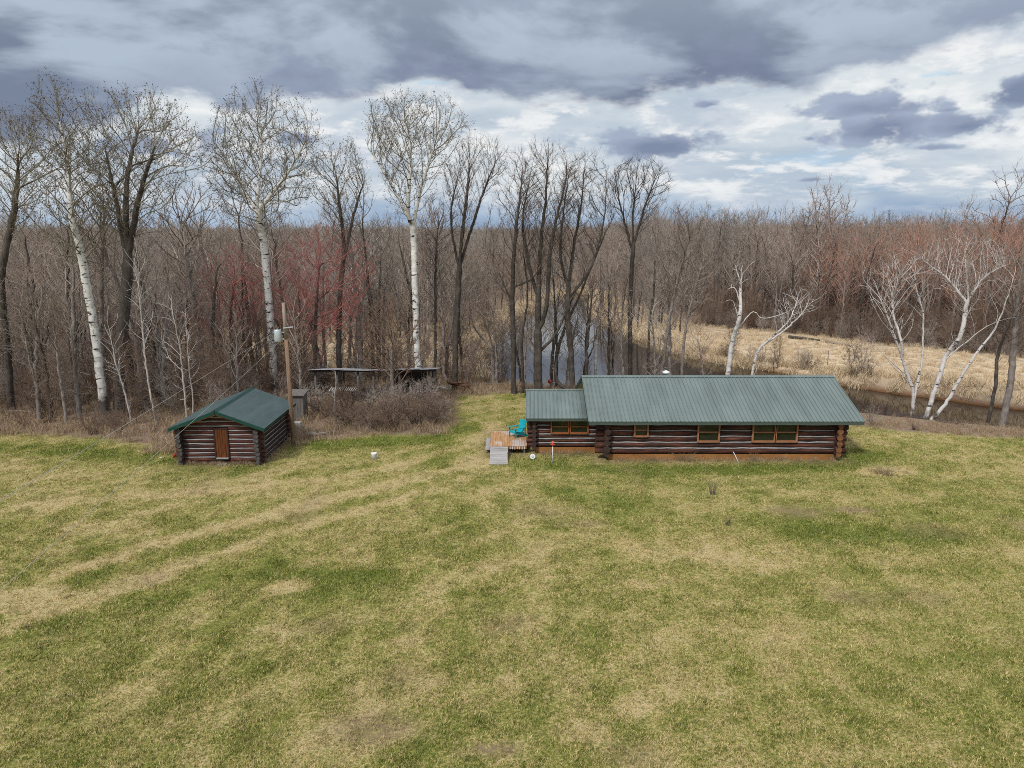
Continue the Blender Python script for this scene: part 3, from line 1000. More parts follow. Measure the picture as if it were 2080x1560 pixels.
# ---- open sided lean-to in the brush
LY = 53.3
lt = empty('open_shed', (-9.6, 54.5, 0), 'long low open shed with a sagging tin roof half hidden in the brush', 'shed')
la, lb = onY(626, 751.5, LY - .4), onY(886, 750, LY - .4)
mb = MB()
n = 8
for i in range(n):
    t0, t1 = i / n, (i + 1.02) / n
    zz = [la[2] + (lb[2] - la[2]) * t + .05 * math.sin(t * 7 + 1) for t in (t0, t1)]
    xx = [la[0] + (lb[0] - la[0]) * t for t in (t0, t1)]
    dzz = random.uniform(-.02, .04)
    mb.slab((xx[0], LY - .4 - random.uniform(0, .12), zz[0] + dzz), (xx[1], LY - .4, zz[1] + dzz), (xx[1], LY + 3.6, zz[1] - .66 + dzz), (xx[0], LY + 3.6, zz[0] - .66 + dzz), .03)
mb.build('roof', ['old_roof'], lt)
mb = MB(); mb.beam((la[0], LY - .2, la[2] - .13), (lb[0], LY - .2, lb[2] - .13), .12, .15); mb.build('beam', ['dark_wood'], lt)
for px in (643, 686, 728, 760, 812, 872):
    xx = onY(px, 800, LY)[0]
    zg = tz(xx, LY)
    mb = MB(); mb.tube([(xx, LY, zg - .2), (xx + random.uniform(-.04, .04), LY, la[2] - .1)], [.10, .085], 8); mb.build('post', ['weathered_wood'], lt, True)
for px in (640, 700, 760, 820, 880):
    xx = onY(px, 790, LY + 3.4)[0]
    mb = MB(); mb.tube([(xx, LY + 3.3, tz(xx, LY + 3.3) - .2), (xx, LY + 3.3, la[2] - .75)], .08, 8); mb.build('post', ['weathered_wood'], lt, True)
w0, w1 = onY(795, 790, LY + 1.2), onY(868, 790, LY + 1.2)
mb = MB()
k = 14
for i in range(k):
    xa = w0[0] + (w1[0] - w0[0]) * i / k
    mb.box(xa, xa + (w1[0] - w0[0]) / k - .015, LY + 1.2, LY + 1.23, -.4, la[2] - .22 + random.uniform(-.05, .02))
mb.build('board_wall', ['dark_wood'], lt)
# hay rake / slatted pallet stored under it
p0, p1 = onY(672, 789, LY + .6), onY(724, 789, LY + .6)
rk = empty('slatted_rack', ((p0[0] + p1[0]) / 2, LY + .6, 0), 'rack with a row of white slats stored under the open shed', 'rack')
mb = MB()
for i in range(13):
    x = p0[0] + (p1[0] - p0[0]) * i / 12
    mb.beam((x - .08, LY + .35, p0[2] - .16), (x + .06, LY + .75, p0[2] + .08), .07, .03)
mb.build('slats', ['white_paint'], rk)
mb = MB(); mb.beam((p0[0] - .2, LY + .6, p0[2] - .16), (p1[0] + .2, LY + .6, p0[2] - .16), .12, .16); mb.box(p0[0], p0[0] + .15, LY + .5, LY + .7, -.3, p0[2] - .2); mb.box(p1[0] - .15, p1[0], LY + .5, LY + .7, -.3, p0[2] - .2)
mb.build('rack_frame', ['dark_wood'], rk)
mb = MB()
for i in range(26):
    x = p0[0] - 1.0 + random.random() * 4.3; z = -.1 + (i % 4) * .16
    mb.tube([(x, LY + 1.0, z), (x + random.uniform(-.1, .1), LY + 2.2, z + .02)], random.uniform(.07, .12), 7)
tag(mb.build('woodpile', ['weathered_wood'], None, True), 'stack of split grey wood under the open shed', 'woodpile')

# ---- narrow outhouse behind the pole
p0 = onY(603, 838, 47.4)
oh = empty('outhouse', (p0[0], 47.7, 0), 'narrow weathered board outhouse behind the utility pole', 'outhouse')
hx = .48
mb = MB()
for i in range(5):
    xa = p0[0] - hx + i * hx * 2 / 5
    mb.box(xa, xa + hx * 2 / 5 - .012, 47.3, 47.33, -.2, 1.75)
    mb.box(xa, xa + hx * 2 / 5 - .012, 48.27, 48.3, -.2, 1.75)
mb.build('board_wall', ['weathered_wood'], oh)
for s in (-1, 1):
    mb = MB()
    for i in range(5):
        ya = 47.33 + i * .188
        mb.box(p0[0] + s * hx - .015, p0[0] + s * hx + .015, ya, ya + .176, -.2, 1.8)
    mb.build('side_wall', ['weathered_wood'], oh)
mb = MB(); mb.slab((p0[0] - hx - .1, 47.15, 1.78), (p0[0] + hx + .1, 47.15, 1.78), (p0[0] + hx + .1, 48.4, 1.95), (p0[0] - hx - .1, 48.4, 1.95), .04); mb.build('roof', ['weathered_wood'], oh)

# ---- pale boat hull and log pile at the wood edge
p0, p1 = onZ(874, 793), onZ(918, 790)
yb = p0[1]
mb = MB()
n = 10
sec = []
for i in range(n + 1):
    t = i / n
    x = p0[0] + (p1[0] - p0[0]) * t
    wd = .42 * (1 - (2 * t - 1) ** 4) ** .5 + .02
    hh = .36 - .08 * math.sin(math.pi * t)
    sec.append([(x, yb - wd, hh), (x, yb - wd * .75, .06), (x, yb, 0.0), (x, yb + wd * .75, .06), (x, yb + wd, hh), (x, yb + wd * .68, .10), (x, yb, .05), (x, yb - wd * .68, .10)])
V_ = [v for s_ in sec for v in s_]
F_ = [(i * 8 + j, i * 8 + (j + 1) % 8, (i + 1) * 8 + (j + 1) % 8, (i + 1) * 8 + j) for i in range(n) for j in range(8)]
F_ += [tuple(range(7, -1, -1)), tuple(n * 8 + j for j in range(8))]
boat = empty('rowing_boat', ((p0[0] + p1[0]) / 2, yb, 0), 'pale open boat lying at the wood edge left of the cabin', 'boat')
mb.add(V_, F_); mb.build('hull', ['hull_pale'], boat)
mb = MB()
for t in (.35, .68):
    x = p0[0] + (p1[0] - p0[0]) * t
    mb.box(x - .1, x + .1, yb - .36, yb + .36, .20, .23)
mb.build('thwart', ['white_paint'], boat)
mb = MB()
c = onZ(932, 790)
for i in range(14):
    a = random.uniform(-.5, .5)
    x, y, z = c[0] + random.uniform(-.5, .5), c[1] + random.uniform(-.3, .3), .05 + .035 * i
    mb.tube([(x - .5 * math.cos(a), y - .5 * math.sin(a), z), (x + .5 * math.cos(a), y + .5 * math.sin(a), z + random.uniform(-.05, .12))], random.uniform(.04, .07), 6)
tag(mb.build('brushwood_pile', ['rust_pile'], None, True), 'heap of rusty brown branches at the foot of a tree right of the pale boat', 'woodpile')

# ---- red buoy on the fence line behind the cabin wing
c = onY(1117, 775, 57.6)
by = empty('red_buoy', (c[0], c[1], 0), 'red buoy hung on a stake among the trunks behind the cabin wing', 'buoy')
mb = MB(); mb.tube([(c[0], c[1], c[2] - .16), (c[0], c[1], c[2] - .1), (c[0], c[1], c[2]), (c[0], c[1], c[2] + .1), (c[0], c[1], c[2] + .16)], [.05, .14, .17, .14, .05], 12); mb.build('ball', ['red_plastic'], by, True)
mb = MB(); mb.tube([(c[0] + .02, c[1] + .1, -.5), (c[0] + .02, c[1] + .1, c[2] + .1)], .03, 6); mb.build('stake', ['weathered_wood'], by, True)
fa, fb = onY(955, 778, 58.2), onY(1180, 775, 57.7)
wire(hang(fa, fb, .06), .011, 'fence_wire', 'slack fence wire strung between the trunks left of the cabin roof')
# ------------------------------------------------------------------ bark and twig materials
def bark_white(name, white, shade, dark_base):
    m, nt, b = new_mat(name)
    co = objco(nt)
    a = noise(nt, scl(nt, co, (1.5, 1.5, 5.5)), 1.0, 5, .65)
    scars = MR(nt, a, .575, .62)
    bl = noise(nt, scl(nt, co, (1.6, 1.6, 1.1)), 1.1, 4, .6)
    blot = MR(nt, bl, .62, .70)
    f = noise(nt, co, 14, 4, .6)
    c = mix(nt, MR(nt, f, .3, .7), white, shade)
    c = mix(nt, scars, c, (.035, .03, .028))
    c = mix(nt, M(nt, 'MULTIPLY', blot, .8), c, (.06, .05, .045))
    z = nd(nt, 'ShaderNodeSeparateXYZ', None, 2, Vector=co)
    lowm = MR(nt, M(nt, 'ADD', z, M(nt, 'MULTIPLY', M(nt, 'SUBTRACT', bl, .5), 4.0)), dark_base * .5, dark_base + .01, 1, 0)
    c = mix(nt, lowm, c, mix(nt, f, (.045, .04, .036), (.12, .10, .09)))
    setc(nt, b, c, .8, .25)
    MAT[name] = m

def bark(name, c0, c1, zs=.8):
    m, nt, b = new_mat(name)
    co = objco(nt)
    a = noise(nt, scl(nt, co, (7, 7, zs)), 1.4, 6, .7)
    l = noise(nt, co, 1.1, 4, .6)
    rnd = nd(nt, 'ShaderNodeObjectInfo', None, 'Random')
    c = mix(nt, MR(nt, a, .32, .68), c0, c1)
    c = mix(nt, MR(nt, l, .5, .75, 0, .5), c, tuple(min(1, x * 1.6) for x in c1))
    c = mix(nt, MR(nt, rnd, 0, 1, 0, .35), c, c0)
    setc(nt, b, c, .9, .15)
    MAT[name] = m

def twig(name, cols):
    """bare twigs; each tree gets its own shade"""
    m, nt, b = new_mat(name)
    rnd = nd(nt, 'ShaderNodeObjectInfo', None, 'Random')
    r = nt.nodes.new('ShaderNodeValToRGB')
    nt.links.new(rnd, r.inputs[0])
    el = r.color_ramp.elements
    while len(el) < len(cols): el.new(.5)
    for i, c in enumerate(cols):
        el[i].position = i / max(1, len(cols) - 1)
        el[i].color = c4(c)
    n = noise(nt, objco(nt), .9, 3, .6)
    c = mix(nt, MR(nt, n, .35, .7, 0, .45), r.outputs[0], tuple(x * .6 for x in cols[0]))
    setc(nt, b, c, 1.0, 0.0)
    MAT[name] = m

bark_white('bark_aspen', (.78, .76, .73), (.60, .58, .55), 2.2)
bark_white('bark_birch', (.66, .63, .61), (.44, .415, .40), 1.2)
bark('bark_dark', (.034, .029, .025), (.13, .11, .096))
bark('bark_grey', (.14, .12, .108), (.34, .30, .275))
bark('bark_pale', (.36, .325, .295), (.58, .535, .49))
twig('twig_aspen', [(0.255, 0.230, 0.181), (0.332, 0.300, 0.237)])
twig('twig_dark', [(0.125, 0.100, 0.088), (0.188, 0.150, 0.131), (0.237, 0.194, 0.175)])
twig('twig_birch', [(0.52, 0.475, 0.45), (0.62, 0.565, 0.54)])
twig('twig_red', [(.46, .175, .155), (.52, .21, .185)])
twig('twig_wood', [(0.200, 0.158, 0.131), (0.388, 0.306, 0.264), (0.517, 0.445, 0.389), (0.294, 0.248, 0.206), (0.446, 0.343, 0.286), (0.235, 0.192, 0.166), (0.564, 0.505, 0.441)])
twig('twig_brown', [(0.271, 0.203, 0.154), (0.406, 0.307, 0.237), (0.226, 0.174, 0.138), (0.475, 0.370, 0.293)])
twig('twig_grey', [(0.326, 0.302, 0.265), (0.499, 0.468, 0.413), (0.261, 0.239, 0.211), (0.435, 0.401, 0.360)])
twig('twig_rust', [(0.400, 0.237, 0.181), (0.475, 0.281, 0.213), (0.400, 0.288, 0.237)])
twig('twig_shrub', [(0.184, 0.126, 0.094), (0.267, 0.185, 0.139), (0.230, 0.166, 0.130)])
plain('catkin', (.10, .065, .055), .9, .3, 3)

# ------------------------------------------------------------------ branching by space colonisation
def unit(v):
    return v / np.maximum(np.linalg.norm(v, axis=-1, keepdims=True), 1e-9)

def resample(P, step):
    P = np.array(P, float)
    seg = np.linalg.norm(np.diff(P, axis=0), axis=1)
    s = np.concatenate([[0], np.cumsum(seg)])
    n = max(2, int(s[-1] / step))
    t = np.linspace(0, s[-1], n + 1)
    return np.stack([np.interp(t, s, P[:, k]) for k in range(3)], 1)

STEM = {}
def grow(g, stems, attr, step, kill, infl, up=.25, aniso=.8, zmin=0.0, inertia=.45, jitter=.22, maxit=120, cap=9000, wiggle=.05):
    pos = np.zeros((cap, 3)); par = np.full(cap, -1); dr = np.zeros((cap, 3)); n = 0
    elig = np.zeros(cap, bool)
    ntrunk = 0; sid = []; sts = []
    for si, (P, attach) in enumerate(stems):
        Q = resample(P, step)
        Q[1:] += g.normal(0, wiggle, (len(Q) - 1, 3)) * np.array([1, 1, .2])
        prev = attach
        for i, q in enumerate(Q):
            if i == 0 and attach >= 0: continue
            pos[n] = q; par[n] = prev; sid.append(si); sts.append(i / (len(Q) - 1))
            dr[n] = unit(q - pos[prev]) if prev >= 0 else (0, 0, 1)
            elig[n] = q[2] >= zmin
            prev = n; n += 1
    ntrunk = n
    A = np.array(attr); alive = np.ones(len(A), bool)
    def cost(a, p):
        v = a[:, None, :] - p[None]
        d = np.linalg.norm(v, axis=2)
        return d * (1 + aniso * (1 - v[..., 2] / np.maximum(d, 1e-6)))
    best = np.full(len(A), 1e9); bi = np.zeros(len(A), int)
    e = np.nonzero(elig[:n])[0]
    C = cost(A, pos[e]); k = C.argmin(1); best = C[np.arange(len(A)), k]; bi = e[k]
    kids = {}
    for it in range(maxit):
        w = alive & (best < infl)
        if not w.any():
            if not alive.any() or infl > 12: break
            infl *= 1.5; continue
        ids = np.nonzero(w)[0]
        u, inv = np.unique(bi[ids], return_inverse=True)
        D = np.zeros((len(u), 3)); np.add.at(D, inv, unit(A[ids] - pos[bi[ids]]))
        D = unit(D) + np.array([0, 0, up]) + dr[u] * inertia + g.normal(0, jitter, (len(u), 3))
        D = unit(D)
        NP = pos[u] + D * step
        new = []
        for j, nu in enumerate(u):
            bad = False
            for c in kids.get(nu, ()):
                if np.sum((pos[c] - NP[j]) ** 2) < (step * .45) ** 2: bad = True; break
            if bad:
                q = pos[nu] + unit(unit(A[g.choice(ids[inv == j])] - pos[nu]) + g.normal(0, .3, 3)) * step
                bad = any(np.sum((pos[c] - q) ** 2) < (step * .45) ** 2 for c in kids[nu])
                NP[j] = q; D[j] = unit(q - pos[nu])
            if bad or len(kids.get(nu, ())) >= 3:
                alive[ids[inv == j]] = False
                continue
            if n >= cap: break
            pos[n] = NP[j]; par[n] = nu; dr[n] = D[j]
            kids.setdefault(nu, []).append(n); new.append(n); n += 1
        if n >= cap: break
        if not new: continue
        al = np.nonzero(alive)[0]
        if len(al) == 0: break
        C = cost(A[al], pos[new]); k = C.argmin(1); cm = C[np.arange(len(al)), k]
        bt = cm < best[al]
        best[al[bt]] = cm[bt]; bi[al[bt]] = np.array(new)[k[bt]]
        dd = np.linalg.norm(A[al] - pos[np.array(new)[k]], axis=1)
        alive[al[dd < kill]] = False
    STEM['id'] = np.array(sid); STEM['t'] = np.array(sts)
    return pos[:n], par[:n], ntrunk

def skeleton(g, pos, par, ntrunk, Rb, r0=.009, e=2.25, rs=None):
    n = len(pos)
    s = np.zeros(n); cnt = np.zeros(n, int)
    rad = np.zeros(n)
    for i in range(n - 1, -1, -1):
        if cnt[i] == 0: s[i] = r0 ** e
        rad[i] = s[i] ** (1 / e)
        if par[i] >= 0:
            s[par[i]] += s[i]; cnt[par[i]] += 1
    k = math.log(Rb / r0) / max(.3, math.log(max(rad[0], r0 * 1.5) / r0))
    rad = r0 * (rad / r0) ** k
    if rs is not None:
        rr_ = np.array([rs[min(i, len(rs) - 1)] for i in STEM['id']]) * (1 - .85 * STEM['t'])
        rad[:ntrunk] = np.maximum(rad[:ntrunk], rr_)
    h = np.clip((pos[:, 2] - pos[0, 2]) / 1.0, 0, 1)
    rad[:ntrunk] *= 1 + .35 * (1 - h[:ntrunk]) ** 2
    main = np.full(n, -1)
    for i in range(n):
        p = par[i]
        if p >= 0 and (main[p] < 0 or rad[i] > rad[main[p]]): main[p] = i
    for _ in range(2):                      # smooth the limbs
        q = pos.copy()
        ok = (par >= 0) & (main >= 0); ok[:ntrunk] = False
        i = np.nonzero(ok)[0]
        q[i] = .5 * pos[i] + .25 * pos[par[i]] + .25 * pos[main[i]]
        pos = q
    din = np.zeros((n, 3)); c = par >= 0
    din[c] = unit(pos[c] - pos[par[c]]); din[~c] = (0, 0, 1)
    d = din.copy(); mm = main >= 0
    d[mm] = unit(din[mm] + din[main[mm]])
    return pos, rad, main, d, din, cnt

def tree_edges(g, pos, par, ntrunk, Rb, r0=.009, ntw=1.3, ltw=(.25, .65), rtw=.006, thin=.03, up=.3, catkins=0, e=2.25, sub2=1.2, rs=None):
    pos, rad, main, d, din, cnt = skeleton(g, pos, par, ntrunk, Rb, r0, e, rs)
    c = np.nonzero(par >= 0)[0]; p = par[c]
    side = main[p] != c
    dA = np.where(side[:, None], din[c], d[p]); rA = np.where(side, np.minimum(rad[c] * 1.25, rad[p]), rad[p])
    E = [pos[p], pos[c], rA, rad[c], dA, d[c]]
    # fine twigs
    cand = np.nonzero((rad < thin) & (par >= 0))[0]
    k = g.poisson(np.where(cnt[cand] == 0, ntw * 2.2, ntw))
    base = np.repeat(cand, k); m = len(base)
    T = None; K = None
    if m:
        dirs = unit(d[base] * .75 + g.normal(0, .55, (m, 3)) + np.array([0, 0, up]))
        L = g.uniform(ltw[0], ltw[1], m)
        a = pos[base] - d[base] * g.uniform(0, .25, m)[:, None]
        b = a + dirs * (L * .5)[:, None]
        d2 = unit(dirs + g.normal(0, .28, (m, 3)) + np.array([0, 0, up * .6]))
        c2 = b + d2 * (L * .5)[:, None]
        ra = np.full(m, rtw); 
        T = [np.concatenate([a, b]), np.concatenate([b, c2]), np.concatenate([ra, ra * .75]), np.concatenate([ra * .75, ra * .45]),
             np.concatenate([dirs, dirs]), np.concatenate([dirs, d2])]
        if sub2:
            k2 = g.poisson(sub2, m); ix = np.repeat(np.arange(m), k2); m2 = len(ix)
            f2 = g.random(m2)[:, None]
            s0 = np.where(f2 < .5, a[ix] + (b - a)[ix] * f2 * 2, b[ix] + (c2 - b)[ix] * (f2 - .5) * 2)
            dd2 = unit(dirs[ix] * .8 + g.normal(0, .6, (m2, 3)) + np.array([0, 0, up * .7]))
            e2 = s0 + dd2 * (L[ix] * g.uniform(.3, .65, m2))[:, None]
            rr2 = np.full(m2, rtw * .7)
            for q_, v_ in enumerate((s0, e2, rr2, rr2 * .6, dd2, dd2)): T[q_] = np.concatenate([T[q_], v_])
        if catkins:
            sel = np.nonzero(g.random(m) < catkins)[0]
            q = c2[sel]; q = np.concatenate([q, q + g.normal(0, .09, q.shape)])
            dd = unit(g.normal(0, 1, q.shape) + np.array([0, 0, -.4]))
            l = g.uniform(.05, .12, len(q))[:, None]
            K = [q, q + dd * l, np.full(len(q), .020), np.full(len(q), .012), dd, dd]
    return E, T, K

REF = np.array([.83, .52, .19]); REF /= np.linalg.norm(REF)
def tubes(E, n):
    A, B, rA, rB, dA, dB = E
    out = []
    ang = 2 * np.pi * np.arange(n) / n
    for P, r, dd in ((A, rA, dA), (B, rB, dB)):
        u = unit(np.cross(dd, REF)); v = np.cross(dd, u)
        out.append(P[:, None] + r[:, None, None] * (np.cos(ang)[None, :, None] * u[:, None] + np.sin(ang)[None, :, None] * v[:, None]))
    V = np.concatenate(out, 1).reshape(-1, 3)
    k = np.arange(n); k2 = (k + 1) % n
    q = np.stack([k, k2, n + k2, n + k], 1)
    Q = (q[None] + (np.arange(len(A)) * 2 * n)[:, None, None]).reshape(-1, 4)
    return V, Q

def sub(E, mask):
    return [x[mask] for x in E]

def assemble(parts):
    Vs, Qs, Ms, o = [], [], [], 0
    for E, n, mi in parts:
        if E is None or len(E[0]) == 0: continue
        V, Q = tubes(E, n)
        Vs.append(V); Qs.append(Q + o); Ms.append(np.full(len(Q), mi)); o += len(V)
    if not Vs: return np.zeros((0, 3)), np.zeros((0, 4), int), np.zeros(0, int)
    return np.concatenate(Vs), np.concatenate(Qs), np.concatenate(Ms)

def tree_meshes(E, T, K, org, mt, mc, thr=.05, lod=0):
    """trunk mesh and crown mesh, local to org"""
    r = np.maximum(E[2], E[3])
    n_big, n_mid, n_sm = ((10, 6, 4), (7, 5, 3), (5, 4, 3))[lod]
    tr = assemble([(sub(E, r > thr * 2), n_big, 0), (sub(E, (r <= thr * 2) & (r > thr)), n_mid + 1, 0)])
    cr = assemble([(sub(E, (r <= thr) & (r > .02)), n_mid, 0), (sub(E, r <= min(thr, .02)), n_sm, 0), (T, 3, 0), (K, 3, 1)])
    a = mesh_np('trunk', tr[0] - org, tr[1], [MAT[mt]], tr[2])
    b = mesh_np('crown', cr[0] - org, cr[1], [MAT[mc], MAT['catkin']], cr[2])
    return a, b

PROF = {
    'oval': lambda h: np.sin(np.pi * np.clip(h, 0, 1) ** .85) ** .65,
    'vase': lambda h: np.where(h < .68, .18 + .82 * (np.clip(h, 0, 1) / .68) ** .9, np.sqrt(np.clip(1 - ((h - .68) / .34) ** 2, 0, 1))),
    'fan': lambda h: np.where(h < .55, .15 + .85 * (np.clip(h, 0, 1) / .55) ** .8, np.sqrt(np.clip(1 - ((h - .55) / .47) ** 2, 0, 1))),
    'column': lambda h: .55 + .45 * np.sin(np.pi * h),
    'dome': lambda h: np.sqrt(np.clip(1 - h ** 2, 0, 1)),
}
def crown_points(g, n, axis, zb, zt, Rr, prof, squash=1.0, lump=.25):
    """random points through a crown volume round the trunk axis (list of points)"""
    ax = np.array(axis)
    h = g.random(n * 3) ** .85
    pr = PROF[prof](h)
    keep = g.random(n * 3) < np.clip(pr, .12, 1) ** 1.6
    h = h[keep][:n]; pr = pr[keep][:n]; m = len(h)
    th = g.uniform(0, 2 * np.pi, m)
    ph = g.uniform(0, 6.28, 3)
    rr = Rr * pr * g.random(m) ** .42 * (1 + lump * (np.sin(3 * th + ph[0] + 4 * h) * .6 + np.sin(2 * th + ph[1] - 5 * h) * .6))
    z = zb + (zt - zb) * h
    cx = np.interp(z, ax[:, 2], ax[:, 0]); cy = np.interp(z, ax[:, 2], ax[:, 1])
    return np.stack([cx + rr * np.cos(th), cy + rr * np.sin(th) * squash, z], 1)

# ------------------------------------------------------------------ trees one can tell apart
def smooth_path(P, k=6):
    P = np.array(P); n = len(P)
    if n < 3: return [p for p in P]
    out = []
    for i in range(n - 1):
        p0, p1, p2_, p3_ = P[max(i - 1, 0)], P[i], P[i + 1], P[min(i + 2, n - 1)]
        for t in np.arange(k) / k:
            out.append(.5 * (2 * p1 + (p2_ - p0) * t + (2 * p0 - 5 * p1 + 4 * p2_ - p3_) * t * t + (3 * p1 - p0 - 3 * p2_ + p3_) * t ** 3))
    return out + [P[-1]]

def hero(name, label, cat, bx, Y, path, crown, Rb, prof, mt, mc, n=700, seed=1, step=.32, kill=.42, catkins=0, ntw=1.9, ltw=(.3, .8), rtw=.0065,
         extra=(), group=None, r0=.0115, up=.3, low=26, aniso=.8, e=2.25, thr=.05, jitter=.22, inertia=.45, squash=1.0, wiggle=.018, growup=.25, sub2=1.2):
    g = np.random.default_rng(seed)
    base = onY(bx, 800, Y); z0 = tz(base[0], Y)
    org = np.array([base[0], Y, z0])
    P = [org - np.array([0, 0, .25])]
    for i, (px, py) in enumerate(path):
        q = onY(px, py, Y); q[1] += g.uniform(-.25, .25) * min(3, i)
        P.append(q)
    P = smooth_path(P)
    ytop, ybot, hw, xc = crown
    ctop, cbot = onY(xc, ytop, Y), onY(P[-1][0] * 0 + path[-1][0], ybot, Y)
    zc = Y * CT + (H - ctop[2]) * ST
    Rr = hw / F * zc
    axis = sorted([tuple(p) for p in P], key=lambda p: p[2])
    axis = [p for p in axis if p[2] < ctop[2] - .5] + [tuple(ctop)]
    A = crown_points(g, n, axis, cbot[2], ctop[2], Rr, prof, squash, .28)
    if low:
        zt_ = cbot[2]
        h = g.uniform(.25, 1.0, low)
        z = z0 + (zt_ - z0) * h
        axn = np.array(axis); th = g.uniform(0, 6.28, low); rr = Rr * .5 * g.random(low) * (.3 + .7 * h)
        A = np.concatenate([A, np.stack([np.interp(z, axn[:, 2], axn[:, 0]) + rr * np.cos(th), np.interp(z, axn[:, 2], axn[:, 1]) + rr * np.sin(th), z + .4], 1)])
    stems = [(P, -1)]
    nmain = len(resample(P, step))
    rs = [Rb * .95]
    for ex_ in extra:
        t, pth = ex_[0], ex_[1]; rs.append(ex_[2] if len(ex_) > 2 else Rb * (.38 if t > .1 else .65))                       # further stems from the base or a fork on the trunk
        Pm = resample(P, step)
        at = int(t * (len(Pm) - 1))
        pts = [Pm[at]] + [np.append(onY(px, py, Y)[:1], [Y + dy, onY(px, py, Y)[2]]) for (px, py, dy) in pth]
        stems.append((smooth_path(pts), at))
    pos, par, nt_ = grow(g, stems, A, step, kill, step * 8, growup, aniso, z0 + .12 * (cbot[2] - z0), inertia, jitter, wiggle=wiggle)
    E, T, K = tree_edges(g, pos, par, nt_, Rb, r0, ntw, ltw, rtw, catkins=catkins, up=up, e=e, sub2=sub2, rs=rs)
    a, b = tree_meshes(E, T, K, org, mt, mc, thr)
    root = empty(name, org, label, cat, group)
    put(bpy.data.objects.new('trunk', a), root); put(bpy.data.objects.new('crown', b), root)
    return root

